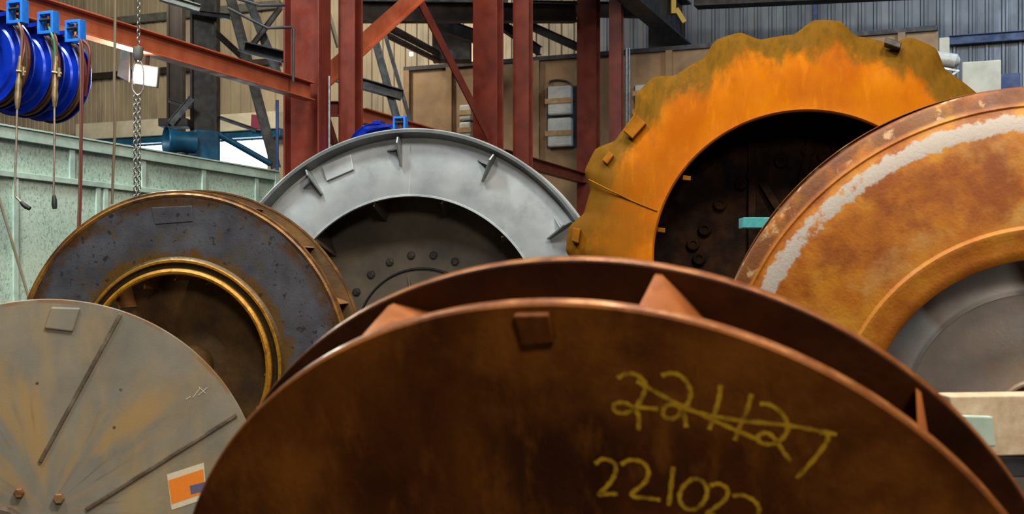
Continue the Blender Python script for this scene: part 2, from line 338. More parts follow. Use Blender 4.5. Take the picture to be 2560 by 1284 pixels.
# ------------------------------------------------------------------ red gantry row
def hcol(name, px, Y, we, dd, style, m, label, cat='column', z1=RZ, z0=0, group=None):
    c = at(px, CY, Y)
    base = V([c[0], c[1], 0])+EV*we/2+DV*dd/2
    o = thing(name, label, cat, base, group); t = .022
    zc = UP*(z0+z1)/2; hz = UP*(z1-z0)/2
    if style == 'web':       # web faces the camera, flanges at its two sides
        for s in (-1, 1): MB().box(base+EV*s*(we/2-t/2)+zc, EV*t/2, DV*dd/2, hz).build('flange', m, o, smooth=0, bevel=.003)
        MB().box(base+zc, EV*(we/2-t), DV*.008, hz).build('web', m, o, smooth=0)
    else:
        for s in (-1, 1): MB().box(base+DV*s*(dd/2-t/2)+zc, EV*we/2, DV*t/2, hz).build('flange', m, o, smooth=0, bevel=.003)
        MB().box(base+zc, EV*.008, DV*(dd/2-t), hz).build('web', m, o, smooth=0)
    MB().box(base+UP*.015, EV*(we/2+.08), DV*(dd/2+.08), UP*.015).build('base_plate', m, o, smooth=0)
    return o
hcol('steel_column', 708, 13.0, .46, .26, 'web', M['red'], 'widest red oxide column where the long sloping beam ends')
hcol('steel_column', 846, 13.3, .21, .20, 'flange', M['red'], 'narrow red column just right of the widest column')
hcol('steel_column', 1182, 17.9, .40, .28, 'flange', M['red'], 'wide red column behind the foot of the slanting brace')
hcol('steel_column', 1282, 18.6, .27, .2, 'flange', M['red'], 'slim red column left of the white strapped box')
hcol('steel_column', 1442, 23.0, .40, .28, 'flange', M['red'], 'red column between the white strapped box and the orange casing')
hcol('steel_column', 1522, 22.6, .25, .16, 'flange', M['red'], 'slimmest red column beside the orange casing')
# long reel beam: I section, from left to the first column, and its further bay
def on_line(px, P, d):    # point of the vertical plane through line P+t d seen at px
    k = (px-CX)/F; t = (k*P[1]-P[0])/(d[0]-k*d[1]); return P+d*t
PE = at(775, 720, 12.85); PE[2] = 0
ZB = H+2.175
pa = on_line(-60, PE, DV)+UP*ZB; pb = PE+UP*ZB
o = tag(MB().ibeam(pa, pb, .20, .13).build('runway_beam', M['redhot'], None, pa, smooth=0, bevel=.003), 'long orange-red I-beam sloping down across upper left above the blue reels', 'beam')
PB = at(905, 720, 14.6); PB[2] = 0
q0 = PB+UP*(H+2.17); q1 = on_line(1180, PB, DV)+UP*(H+2.17)
tag(MB().ibeam(q0, q1, .19, .14).build('runway_beam', M['redhot'], None, q0, smooth=0), 'orange-red I-beam behind the top of the silver wheel', 'beam')
q0 = on_line(1255, PB, DV)+UP*(H+2.17); q1 = on_line(1466, PB, DV)+UP*(H+2.17)
tag(MB().ibeam(q0, q1, .2, .16).build('runway_beam', M['red'], None, q0, smooth=0), 'red I-beam ending near the left edge of the orange casing', 'beam')
# inverted V brace
a0 = at(795, 205, 13.4); a1 = at(1045, -18, 15.5); a2 = at(1222, 340, 17.6)
tag(MB().angle(a0, a1, .20, .10, .014, side=-1).build('diagonal_brace', M['redhot'], None, a0, smooth=0), 'light red brace rising from the widest column to the top edge', 'brace')
tag(MB().angle(a2, at(1040, -18, 15.6), .16, .12, .014, side=1).build('diagonal_brace', M['red'], None, a2, smooth=0), 'slanting red brace coming down to the wide middle column', 'brace')
tag(MB().ibeam(at(812, 272, 13.25), at(850, 272, 13.35), .17, .1).build('tie_beam', M['red'], None, at(812, 272, 13.25), smooth=0), 'short red tie between the widest and the narrow column, above their braces', 'beam')
tag(MB().bar(at(818, 300, 13.6), at(850, 400, 13.9), .05, .09).build('lacing_bar', M['red'], None, at(818, 300, 13.6), smooth=0), 'short red lacing bar low in the gap between the two left columns', 'brace')
tag(MB().bar(at(812, 0, 13.7), at(846, 118, 13.9), .03, .05).build('lacing_bar', M['cream'], None, at(812, 0, 13.7), smooth=0), 'thin pale bar high in the gap between the two left columns', 'brace')
tag(MB().tube([at(823, 190, 12.9), at(823, 440, 12.9)], .012, 8).build('conduit_pipe', M['galv'], None, at(823, 190, 12.9)), 'thin grey conduit running down the right edge of the widest column', 'pipe')
tag(MB().tube([at(570, 20, 12.3), at(668, 70, 12.3), at(729, 68, 12.3), at(734, 74, 12.3), at(733, 205, 12.3)], .016, 8).build('conduit_pipe', M['dark'], None, at(570, 20, 12.3)), 'dark conduit bending down the left side of the widest column', 'pipe')
tag(MB().tube([at(575, -10, 12.0), at(650, 14, 12.0), at(712, 12, 12.1)], .018, 8).build('conduit_pipe', M['dark'], None, at(575, -10, 12.0)), 'dark conduit at the top edge left of the widest column', 'pipe')
tag(MB().tube([at(693, 250, 15.3), at(692, 720, 15.3)*V([1, 1, 0])], .022, 8).build('drain_pipe', M['navy'], None, at(693, 250, 13.4)), 'dark blue pipe standing at the end of the green board partition', 'pipe')

# ------------------------------------------------------------------ blue reels
def dup(root, dloc, label=None, group=None, swap=None):
    r = root.copy(); C.objects.link(r); r.location = Vector(root.location)+Vector(dloc)
    if label: r['label'] = label
    if group: r['group'] = group
    for ch in list(root.children):
        c = ch.copy(); C.objects.link(c); c.parent = r
        for g in ch.children:
            d = g.copy(); C.objects.link(d); d.parent = c
    return r
class Wheel:
    def __init__(s, Cc, yaw, pitch, sc=1.):
        s.C = V(Cc)*sc+V([0, 0, H]); y, p = radians(yaw), radians(pitch); s.s = sc
        s.n = V([sin(y)*cos(p), -cos(y)*cos(p), sin(p)]); s.u = V([cos(y), sin(y), 0]); v = np.cross(s.n, s.u); s.v = v if v[2] > 0 else -v
    def P(s, r, t, o=0.): return s.C+s.n*o+r*(cos(t)*s.u+sin(t)*s.v)
    def px(s, px, py, o=0.):
        r = V([(px-CX)/F, 1, -(py-CY)/F]); c0 = V([0, 0, H]); t = ((s.C+s.n*o-c0)@s.n)/(r@s.n); return c0+r*t
    def ra(s, px, py, o=0.):
        q = s.px(px, py, o)-s.C; return math.hypot(q@s.u, q@s.v), math.atan2(q@s.v, q@s.u)
YAW_D = math.degrees(math.atan2(-DV[0], DV[1]))
class Axis(Wheel):
    def __init__(s, c): s.C = V(c); s.n = -DV; s.u = EV; s.v = UP; s.s = 1
def make_reel(px, py, Y, label, group):
    c = at(px, py, Y); W = Axis(c); R = .355
    o = thing('hose_reel', label, 'hose reel', c, group)
    def disc(off, name):
        p = [(.0, off), (.06, off), (.07, off-.012), (.16, off-.012), (.175, off), (.27, off+.004), (.285, off-.008), (.33, off-.008), (R, off+.012), (R+.008, off+.006), (R, off-.004), (.33, off-.016), (0, off-.016)]
        MB().lathe(W, p, 72, close=False).build(name, M['blue'], o)
    disc(0, 'front_flange'); disc(-.135, 'back_flange')
    MB().lathe(W, [(.15, -.02), (.15, -.13)], 48, close=False).build('drum', M['blue'], o)
    for k, (r, of, m) in enumerate([(.235, -.045, 'hbrown'), (.262, -.07, 'hred'), (.272, -.095, 'hgreen'), (.245, -.12, 'hbrown'), (.325, -.050, 'hbrown'), (.335, -.078, 'hbrown'), (.325, -.108, 'hred'), (.31, -.064, 'hgreen')]):
        MB().tube([W.P(r+.008*sin(3*a+k), a, of) for a in np.linspace(0, 2*pi, 49)], .013, 8, False).build('wound_hose', M[m], o)
    # guide bracket: open square frame at the upper right, with rollers
    g = c+EV*.335+UP*.325-DV*.02
    b = MB()
    for s in (-1, 1):
        b.box(g+EV*s*.065, EV*.012, DV*.035, UP*.085); b.box(g+UP*s*.075, EV*.053, DV*.035, UP*.012)
    br = b.build('guide_bracket', M['bracket'], o, smooth=0, bevel=.003)
    b = MB()
    for s in (-1, 1): b.tube([g+EV*-.05+DV*s*.03+UP*.02, g+EV*.05+DV*s*.03+UP*.02], .012, 8); b.tube([g+EV*.022*s-UP*.06, g+EV*.022*s+UP*.06], .009, 8)
    r = b.build('guide_roller', M['dark'], br)
    MB().bar(c-EV*.1+UP*.30-DV*.06, g-EV*.06-DV*.0, .03, .03).build('guide_arm', M['blue'], o, smooth=0)
    MB().box(c+UP*.375+DV*.10, EV*.05, DV*.06, UP*.02).build('mounting_plate', M['blue'], o, smooth=0, bevel=.004)
    MB().bar(c+UP*0+DV*.16, c+UP*.38+DV*.16, .08, .012).build('mounting_arm', M['blue'], o, smooth=0)
    return o, g
reels = []
# reels hang a little towards the camera side of the beam
r1, g1 = make_reel(-37, 150, 8.75, 'blue hose reel cut off by the left edge of the picture', None)
r2, g2 = make_reel(41, 173, 9.02, 'middle blue hose reel under the beam, feeding the straight torch', None)
r3, g3 = make_reel(110, 190, 9.28, 'rightmost of the three blue hose reels, with the red hose hanging from it', None)
r4, g4 = make_reel(936, 388, 13.0, 'blue hose reel peeking over the top edge of the silver wheel', None)
def lead(pts, r, m, reel, name='lead_hose'): return MB().tube(pts, r, 8).build(name, M[m], reel)
def sm(pts, k=6):         # smooth a polyline (Catmull-Rom)
    P = [V(p) for p in pts]; P = [2*P[0]-P[1]]+P+[2*P[-1]-P[-2]]; out = []
    for i in range(1, len(P)-2):
        for j in range(k):
            t = j/k; a, b, c, d = P[i-1:i+3]
            out.append(.5*((2*b)+(c-a)*t+(2*a-5*b+4*c-d)*t*t+(3*b-a-3*c+d)*t**3))
    out.append(P[-2]); return out
def hangY(g): return g[1]-.06
def ph(px, py, Y): return at(px, py, Y)
Y1, Y2, Y3 = hangY(g1), hangY(g2), hangY(g3)
lead(sm([ph(43, 48, Y1+.05), ph(50, 66, Y1), ph(55, 90, Y1), ph(54, 125, Y1), ph(50, 158, Y1)]), .011, 'hbrown', r1)
lead(sm([ph(45, 50, Y1+.06), ph(56, 75, Y1+.01), ph(62, 105, Y1+.02), ph(58, 140, Y1), ph(53, 162, Y1)]), .010, 'hred', r1)
lead(sm([ph(122, 66, Y2+.05), ph(131, 90, Y2), ph(137, 115, Y2), ph(138, 160, Y2)]), .011, 'hgreen', r2)
lead(sm([ph(124, 68, Y2+.06), ph(140, 95, Y2+.01), ph(142, 125, Y2+.01), ph(140, 162, Y2)]), .010, 'hred', r2)
lead(sm([ph(190, 88, Y3+.04), ph(203, 104, Y3), ph(208, 150, Y3), ph(206, 240, Y3), ph(204, 330, Y3), ph(203, 450, Y3), ph(199, 570, Y3)]), .0095, 'hred', r3)
lead(sm([ph(190, 90, Y3+.05), ph(200, 108, Y3+.01), ph(202, 200, Y3+.01), ph(201, 330, Y3), ph(199, 450, Y3), ph(195, 570, Y3)]), .009, 'hbrown', r3)
lead(sm([ph(207, 100, Y3+.04), ph(222, 118, Y3+.04), ph(224, 150, Y3+.04), ph(214, 240, Y3+.1)]), .012, 'hred', r3)
def torch(pts_body, pts_rod, tip, Y, label):
    o = thing('cutting_torch', label, 'torch', at(*pts_rod[-1], Y))
    b = MB(); b.tube([at(*p, Y) for p in pts_body], [.012, .016, .022, .018, .024, .022, .024, .02, .012][:len(pts_body)], 10)
    hb = b.build('handle', M['brass'], o)
    m = pts_body[2]; MB().tube([at(m[0]-8, m[1]+2, Y-.02), at(m[0]+16, m[1]+6, Y-.02)], .010, 8).tube([at(m[0]+10, m[1]-8, Y-.02), at(m[0]+10, m[1]+14, Y-.02)], .014, 10).build('valve_knob', M['brass'], hb)
    MB().tube(sm([at(*p, Y) for p in pts_rod]), .0085, 8).build('lance_tube', M['tubem'], o)
    MB().tube([at(*p, Y) for p in tip], [.011, .019, .021, .016], 10).build('cutting_tip', M['rubber'], o)
    return o
torch([(51, 140), (50, 158), (49, 175), (48, 195), (47, 205), (46, 220), (45, 235), (44, 255), (43, 272)], [(43, 270), (41, 350), (38, 440), (38, 485), (45, 497), (55, 508)], [(52, 504), (58, 510), (66, 516), (75, 521)], Y1, 'hanging cutting torch with bent tip, left of the two')
torch([(140, 140), (139, 160), (138, 178), (138, 195), (138, 207), (137, 222), (137, 238), (137, 252), (136, 268)], [(136, 266), (136, 340), (135, 420), (134, 495)], [(135, 488), (136, 498), (136, 512), (137, 522)], Y2, 'hanging cutting torch with straight tip, right of the two')
# ------------------------------------------------------------------ chain hoist, cord, floodlight
YC = 9.55
def chain(mb, p0, p1, L=.040, r=.0042, Wd=.013):
    p0, p1 = V(p0), V(p1); d = unit(p1-p0); n = int(np.linalg.norm(p1-p0)/(L*.78)); a = unit(np.cross(d, [0, 1, 0])); b = np.cross(d, a)
    for i in range(n):
        x = a*.8+b*.6 if i % 2 else b*.8-a*.6
        mb.torus(p0+d*L*.78*(i+.5), d, unit(x), L/2, Wd, r, 12, 5)
h = thing('chain_hoist', 'steel chain with hook block and shackle hanging in front of the floodlight', 'hoist', at(343, 487, YC))
b = MB(); chain(b, at(348, -20, YC), at(346, 120, YC)); b.build('upper_chain', M['chain'], h)
b = MB(); b.tube([at(345.5, 117, YC), at(345.5, 119, YC), at(345.5, 136, YC), at(345.5, 138, YC), at(345.5, 146, YC), at(345.5, 152, YC)], [.030, .042, .042, .040, .036, .02], 20); b.build('hook_block', M['grey'], h)
b = MB(); b.tube(sm([at(336, 212, YC), at(332, 200, YC), at(333, 172, YC), at(340, 152, YC), at(350, 152, YC), at(358, 172, YC), at(359, 205, YC), at(357, 226, YC), at(345, 238, YC), at(333, 226, YC), at(331, 208, YC)]), .0075, 8); b.build('shackle', M['tubem'], h)
b = MB(); chain(b, at(338, 238, YC), at(338, 500, YC), .048, .0052, .015); chain(b, at(348, 236, YC+.01), at(348, 500, YC+.01), .048, .0052, .015); b.build('lower_chain', M['chain'], h)
tag(MB().tube(sm([at(290, -20, 9.4), at(289, 60, 9.4), at(287, 200, 9.4), at(288, 320, 9.4), at(284, 420, 9.4), at(281, 510, 9.4)]), .0085, 8).tube(sm([at(287, -20, 9.42), at(286, 60, 9.42), at(284, 200, 9.42), at(285, 330, 9.42), at(281, 430, 9.42), at(279, 510, 9.42)]), .006, 8).build('pendant_cable', M['cord'], None, at(281, 510, 9.4)), 'thin brown cable hanging vertically beside the chain', 'cable')
L0 = on_line(362, PE, DV); YL = L0[1]+.05; L0 = at(362, 188, YL)
o = thing('floodlight', 'bright square floodlight glowing under the red beam', 'lamp', L0+V([0, .1, -.09]))
fx = unit([.96, .1, -.15]); fz = unit([.12, -.1, .97]); fn = unit(np.cross(fx, fz))
if fn[1] > 0: fn = -fn
MB().box(L0-fn*.04, fx*.115, fz*.095, fn*.035).build('housing', M['grey'], o, smooth=0, bevel=.01)
MB().box(L0+fn*.002, fx*.098, fz*.078, fn*.006).build('light_panel', M['lamp'], o, smooth=0, bevel=.01)
MB().bar(L0-fn*.05+fz*.09, L0-fn*.05+fz*.19, .03, .02, up=(0, 1, 0)).build('bracket', M['dark'], o, smooth=0)
lo = area('floodlight_beam', tuple(L0+fn*.03), .18, 45, (.93, 1.0, .86), tuple(L0+fn*3)); 
c = at(312, 172, 10.3)
tag(MB().prism([at(302, 108, 10.3), at(326, 116, 10.3), at(322, 206, 10.3), at(292, 190, 10.3)], (0, .05, 0)).build('junction_box', M['grey'], None, c, smooth=0, bevel=.006), 'flat grey box behind the chain, left of the floodlight', 'box')

# ------------------------------------------------------------------ pale green partition
PG = at(688, 720, 15.); PG[2] = 0
def pg(px, z): return on_line(px, PG, DV)+UP*z
zt = H+1.51
o = thing('partition_wall', 'pale green board partition with rails below the blue reels', 'partition', (pg(300, 0)))
MB().box((pg(-80, 0)+pg(690, 0))/2+UP*zt/2+EV*-.02, (pg(690, 0)-pg(-80, 0))/2, EV*.012, UP*(zt/2-.01)).build('board', M['green'], o, smooth=0)
def rail(z, hh, th, name, x0=-80, x1=690): 
    MB().box((pg(x0, z)+pg(x1, z))/2+EV*th/2, (pg(x1, z)-pg(x0, z))/2, EV*th/2, UP*hh/2).build(name, M['greenrail'], o, smooth=0, bevel=.004)
rail(zt-.06, .12, .035, 'cap_rail'); rail(H+1.065, .055, .03, 'middle_rail')
MB().box((pg(-80, zt)+pg(690, zt))/2, (pg(690, 0)-pg(-80, 0))/2, EV*.05, UP*.008).build('top_strip', M['greenrail'], o, smooth=0)
for x in (178, 357, 508, 640): MB().box(pg(x, (zt-.12+H+1.09)/2)+EV*.008, DV*.035, EV*.012, UP*(zt-.12-H-1.09)/2).build('post', M['greenrail'], o, smooth=0, bevel=.003)
for x in (37, 243, 262, 450): MB().box(pg(x, (H+1.04)/2)+EV*.008, DV*.03, EV*.012, UP*(H+1.04)/2).build('post', M['greenrail'], o, smooth=0, bevel=.003)
MB().box(pg(688, zt/2)+EV*.01, DV*.05, EV*.03, UP*zt/2).build('end_post', M['greenrail'], o, smooth=0, bevel=.003)
MB().bar(at(-40, 370, 9.9), at(72, 745, 10.6), .012, .035, up=(0, 1, 0)).build('loose_strip', M['cream'], None, at(72, 745, 10.6), smooth=0)
tag(bpy.data.objects['loose_strip'], 'pale narrow strip leaning diagonally against the green partition', 'strip')

# ------------------------------------------------------------------ left background steelwork
def col_bg(px0, px1, Y, m, label, y1=-40, name='steel_column', z0=0.):
    wd = (px1-px0)/F*Y; c = at((px0+px1)/2, CY, Y); z1 = at(0, y1, Y)[2]
    o = thing(name, label, 'column', (c[0], c[1], 0)); t = .02; zc = UP*(z0+z1)/2; hz = UP*(z1-z0)/2
    for s in (-1, 1): MB().box(V([c[0], c[1], 0])+V([s*(wd/2-.02), 0, 0])+zc, (.02, 0, 0), (0, .13, 0), hz).build('flange', m, o, smooth=0)
    MB().box(V([c[0], c[1], 0])+zc, (wd/2-.04, 0, 0), (0, .02, 0), hz).build('web', m, o, smooth=0)
    return o
col_bg(421, 460, 24.0, M['brown'], 'slim dark brown column left of the blue fan duct')
col_bg(480, 546, 21.0, M['brown'], 'broad dark brown column rising behind the blue fan duct')
def ibar(p0, p1, Y0, Y1, h, wd, m, name, label, cat='beam', kind='i'):
    a = at(*p0, Y0); b_ = at(*p1, Y1); mb = MB()
    if kind == 'i': mb.ibeam(a, b_, h, wd)
    elif kind == 'l': mb.angle(a, b_, h, wd, .015, side=-1)
    elif kind == 't': mb.tube([a, b_], h, 12)
    else: mb.bar(a, b_, wd, h)
    return tag(mb.build(name, M[m], None, a, smooth=35 if kind == 't' else 0), label, cat)
ibar((570, -30), (690, 420), 20.35, 20.4, .17, .09, 'brown', 'raking_brace', 'steep dark brace leaning beside the bright opening', 'brace')
ibar((610, -30), (702, 205), 20.85, 20.85, .15, .08, 'dark', 'raking_brace', 'steep dark brace between the two far conduits', 'brace')
ibar((585, 175), (700, 20), 20.62, 20.62, .09, .07, 'brown', 'raking_brace', 'thin brown brace crossing behind the steep braces', 'brace')
ibar((540, 82), (625, 160), 20.9, 20.55, .10, .06, 'brown', 'raking_brace', 'short brown brace right of the broad brown column', 'brace')
ibar((425, 310), (480, 245), 20.4, 20.5, .12, .08, 'dark', 'raking_brace', 'short dark brace between the two brown columns', 'brace')
ibar((612, 118), (722, 145), 13.4, 13.15, .13, .24, 'dark', 'platform_channel', 'dark grey channel stub left of the widest red column', 'beam')
ibar((545, 335), (676, 409), 19.95, 20.37, .055, .05, 'ductblue', 'sloping_pipe', 'blue pipe sloping across the bright opening', 'pipe', 't')
ibar((400, -8), (500, 22), 16, 16.1, .10, .14, 'grey', 'light_rail', 'pale grey rail at the top edge above the floodlight', 'rail')
ibar((480, 30), (575, 42), 20.8, 20.6, .09, .1, 'dark', 'light_rail', 'dark rail running into the broad brown column near the top', 'rail')
ibar((420, 250), (640, 325), 21.15, 21.15, .07, .06, 'dark', 'raking_brace', 'thin dark brace behind the broad brown column', 'brace')
tag(MB().box(at(440, 309, 20.7), (.26, 0, 0), (0, .2, 0), (0, 0, .07)).build('motor_bracket', M['brown'], None, at(446, 318, 20), smooth=0, bevel=.01), 'dark bracket above the mouth of the blue fan duct', 'bracket')
tag(MB().prism([on_plane(628, 285, DW-.66), on_plane(652, 288, DW-.66), on_plane(655, 325, DW-.66), on_plane(626, 322, DW-.66)], (0, .2, 0)).build('hanging_bag', M['maroon'], None, on_plane(640, 325, DW-.66), smooth=0, bevel=.02), 'small maroon box on the cream girder', 'box')
# blue fan duct: bell mouth, body, outlet
c = at(424, 353, 19.3)
class Ax2(Wheel):
    def __init__(s, c, n): s.C = V(c); s.n = -unit(n); s.u = unit(np.cross(s.n, UP)); s.v = UP; s.s = 1
ax = unit([.80, .50, 0]); Wd = Ax2(c, ax)
o = thing('fan_duct', 'blue fan duct with a flared round mouth below the brown columns', 'duct', V([at(512, 0, 19.9)[0], 19.9, 0]))
MB().lathe(Wd, [(.235, .06), (.245, .065), (.25, .05), (.21, -.05), (.185, -.16), (.18, -.42), (.165, -.42), (.17, -.16), (.195, -.04)], 48).build('bell_mouth', M['ductblue'], o)
MB().box(at(507, 366, 19.9), ax*.22, unit([-.50, .80, 0])*.24, UP*.26).build('fan_housing', M['ductblue'], o, smooth=0, bevel=.03)
MB().box(at(472, 362, 19.65), ax*.07, unit([-.50, .80, 0])*.21, UP*.21).build('flange_collar', M['navy'], o, smooth=0, bevel=.02)
MB().box(V([at(507, 0, 19.9)[0], 19.95, at(0, 400, 19.9)[2]/2]), (.12, 0, 0), (0, .10, 0), UP*at(0, 400, 19.9)[2]/2).build('stand', M['navy'], o, smooth=0, bevel=.01)

# ------------------------------------------------------------------ middle background
DB = 23.9
q0 = on_plane(1015, 150, DB); q1 = on_plane(2345, 100, DB); zb = on_plane(1500, 142, DB)[2]
g0, g1_ = q0@EV, q1@EV
o = thing('board_partition', 'tall beige board partition behind the red columns', 'partition', gp(DB, (g0+g1_)/2, 0))
MB().box(gp(DB, (g0+g1_)/2, zb/2), EV*(g1_-g0)/2, DV*.05, UP*zb/2).build('board', M['beige'], o, smooth=0)
MB().box(gp(DB-.03, (g0+g1_)/2, zb+.04), EV*(g1_-g0)/2, DV*.10, UP*.045).build('cap_rail', M['dark'], o, smooth=0)
for x in (1022, 1128, 1345, 1676, 1900, 2100, 2255):
    g = on_plane(x, 300, DB)@EV
    MB().box(gp(DB-.09, g, zb/2), EV*.07, DV*.05, UP*zb/2).build('post', M['beige'], o, smooth=0)
# dark blotch of plywood patch
for (a, b_, c_, d_, lab) in ((1362, 1440, 215, 368, 'white wrapped box with two timber straps on the beige partition, fully visible'), (1146, 1186, 262, 345, 'white box with a timber strap half behind the slanting brace'), (1582, 1640, 212, 300, 'white box beside the orange casing, left part showing')):
    p = on_plane((a+b_)/2, (c_+d_)/2, DB-.20); wd = (b_-a)/F*p[1]/2; ht = (d_-c_)/F*p[1]/2
    o = thing('wrapped_box', lab, 'box', p-UP*ht)
    MB().box(p+UP*ht*.52, EV*wd*.78, DV*.1, UP*ht*.47).build('upper_bundle', M['white'], o, smooth=0, bevel=.04)
    MB().box(p-UP*ht*.52, EV*wd*.80, DV*.1, UP*ht*.47).build('lower_bundle', M['white'], o, smooth=0, bevel=.04)
    MB().box(p+DV*.09, EV*wd, DV*.02, UP*ht).build('backing_board', M['dark'], o, smooth=0)
    for s in (.5, -.55): MB().box(p+UP*ht*s-DV*.11, EV*wd*.92, DV*.015, UP*.055).build('strap', M['strap'], o, smooth=0)
tag(MB().tube(sm([on_plane(x, y, DB-.08) for x, y in ((1375, 210), (1376, 203), (1395, 200), (1418, 204), (1421, 210))]), .02, 8).build('cable_loop', M['dark'], None, on_plane(1376, 214, DB-.2)), 'thin dark cable loop above the fully visible white wrapped box', 'cable')
# big cross girders near the top
ibar((905, 30), (1440, 34), 19.6, 22.6, .34, .25, 'brown', 'cross_girder', 'dark brown girder crossing behind the red columns near the top', 'girder')
ibar((880, 12), (1270, -8), 22.9, 22.9, .30, .2, 'dark', 'cross_girder', 'dark girder at the very top behind the inverted brace', 'girder')
ibar((1320, 20), (1600, 26), 24.4, 24.6, .30, .2, 'dark', 'cross_girder', 'dark girder at the top between the two right red columns', 'girder')
ibar((960, 62), (1092, 132), 19, 24.9, .07, .07, 'dark', 'service_pipe', 'upper of two dark pipes behind the inverted brace', 'pipe', 't')
ibar((960, 84), (1095, 152), 19, 25.0, .055, .07, 'dark', 'service_pipe', 'lower of two dark pipes behind the inverted brace', 'pipe', 't')
ibar((933, 85), (1000, 325), 18.4, 18.4, .12, .10, 'dark', 'raking_brace', 'grey brace right of the narrow red column', 'brace')
ibar((962, 85), (1030, 318), 18.45, 18.45, .06, .08, 'dark', 'raking_brace', 'thin dark brace beside the grey one', 'brace')
ibar((820, 185), (1005, 238), 18.2, 18.4, .16, .18, 'dark', 'platform_beam', 'dark platform beam behind the narrow red column', 'beam')
ibar((915, 300), (915, 90), 18.8, 18.8, .10, .12, 'dark', 'post', 'dark post directly right of the narrow red column', 'column', 'b')
ibar((1320, 62), (1445, 118), 25, 25.4, .16, .1, 'dark', 'roof_brace', 'dark brace above the fully visible white wrapped box', 'brace')
ibar((1250, 60), (1350, 128), 22.2, 23.4, .18, .1, 'dark', 'roof_brace', 'dark brace between the wide and slim middle columns', 'brace')
ibar((1085, 55), (1190, 92), 22, 22.8, .26, .1, 'dark', 'roof_brace', 'dark brace left of the wide middle column near the top', 'brace')
tag(MB().box(at(1130, 118, 25.2), (.42, 0, 0), (0, .2, 0), (0, 0, .32)).build('cable_cabinet', M['brown'], None, at(1130, 150, 25.2), smooth=0, bevel=.02), 'dull brown box above the beige partition behind the slanting brace', 'box')
tag(MB().box(at(1028, 135, 23), (.035, 0, 0), (0, .03, 0), (0, 0, .035)).build('indicator_lamp', flat('white_lamp', 'f4f4ff', .5, emit=5), None, at(1028, 135, 23), smooth=0, bevel=.01), 'tiny white light left of the slanting brace', 'lamp')
# crane runway along the bay, high on the right of the columns
pk = at(1705, 62, 26.2); dk = DV
o = thing('crane_girder', 'dark crane girder coming down from the top edge behind the orange casing', 'girder', pk-UP*.6)
MB().ibeam(pk-dk*9, pk, .95, .42, .04, .03).build('girder_body', M['dark'], o, smooth=0)
MB().bar(pk-dk*9-EV*.30+UP*.3, pk-EV*.30+UP*.3, .16, .16).build('crane_rail', M['brown'], o, smooth=0)
MB().bar(pk-EV*.75-UP*.2, pk+EV*.05-UP*.2, .25, .6, up=UP).build('end_truss', M['dark'], o, smooth=0)
for i in range(6): MB().box(pk-dk*(.6+i*1.2)-EV*.1, EV*.12, dk*.02, UP*.44).build('stiffener', M['dark'], o, smooth=0)
o = thing('end_stop', 'yellow angular crane end stop hanging at the top edge', 'crane stop', at(1690, 58, 25))
MB().box(at(1683, 10, 25), (.055, 0, 0), (0, .08, 0), (0, 0, .22)).build('upright', M['yellow'], o, smooth=0, bevel=.01)
MB().bar(at(1690, 22, 25), at(1711, 56, 25), .08, .10).build('arm', M['yellow'], o, smooth=0)
tag(MB().tube([on_plane(1566, 120, DB-.9), on_plane(1566, 330, DB-.9)], .022, 8).tube([on_plane(1573, 120, DB-.9), on_plane(1573, 330, DB-.9)], .018, 8).build('conduit_pair', M['galv'], None, on_plane(1566, 330, DB-.9)), 'pair of thin galvanised conduits beside the slimmest red column', 'pipe')
tag(MB().bar(on_plane(1740, 2, 24.9), on_plane(2400, -30, 24.9), .4, .30).build('top_girder', M['brown'], None, on_plane(1700, 2, 24.9), smooth=0), 'long brown girder along the top edge at right', 'girder')
# right background
q0 = on_plane(2372, 102, DW-.2); q1 = on_plane(2640, 80, DW-.2); q1[2] = q0[2]
tag(MB().ibeam(q0, q1, .20, .16).build('wall_rail', M['navy'], None, q0, smooth=0), 'navy blue rail on the corrugated wall at upper right', 'rail')
q = on_plane(2039, 60, DW-.1); tag(MB().box(q, EV*.04, DV*.04, UP*.9).build('wall_post', M['navy'], None, q-UP*.9, smooth=0), 'dark blue wall post behind the top lobe of the orange casing', 'post')
tag(MB().box(on_plane(2361, 122, 22), EV*.085, DV*.06, UP*.19).build('timber_post', M['cream'], None, on_plane(2361, 150, 22), smooth=0, bevel=.008), 'cream post stub left of the navy rail', 'post')
tag(MB().box(on_plane(2272, 112, 22), EV*.05, DV*.06, UP*.09).build('timber_post', M['cream'], None, on_plane(2272, 120, 22), smooth=0, bevel=.008), 'small cream stub above the right lobe of the orange casing', 'post')
o = thing('white_tank', 'horizontal white cylinder on a bracket right of the orange casing', 'tank', at(2370, 175, 18))
MB().tube([at(2300, 140, 18.0), at(2304, 140, 18), at(2390, 153, 17.8), at(2397, 154, 17.8)], [.05, .11, .11, .06], 24).build('cylinder', M['white'], o)
MB().bar(at(2345, 168, 17.9), at(2398, 178, 17.8), .04, .03).bar(at(2398, 176, 17.8), at(2360, 200, 17.9), .03, .03).bar(at(2352, 150, 17.9), at(2352, 720, 17.9)*V([1, 1, 0]), .06, .06, up=(0, 1, 0)).build('support_bracket', M['galv'], o, smooth=0)
q0 = on_plane(2405, 240, 21.5); q1 = on_plane(2502, 240, 21.5); zz = on_plane(2450, 160, 21.5)[2]
tag(MB().box((q0+q1)/2*V([1, 1, 0])+UP*zz/2, (q1-q0)*V([1, 1, 0])/2, DV*.3, UP*zz/2).build('storage_cabinet', M['cream'], None, (q0+q1)/2*V([1, 1, 0]), smooth=0, bevel=.02), 'tall plain cream cabinet against the corrugated wall at right', 'cabinet')
q = on_plane(2524, 205, 22.5); tag(MB().box(q-UP*.4, EV*.17, DV*.2, UP*.52).build('breaker_box', M['navy'], None, q-UP*.9, smooth=0, bevel=.01), 'small navy box right of the cream cabinet', 'box')

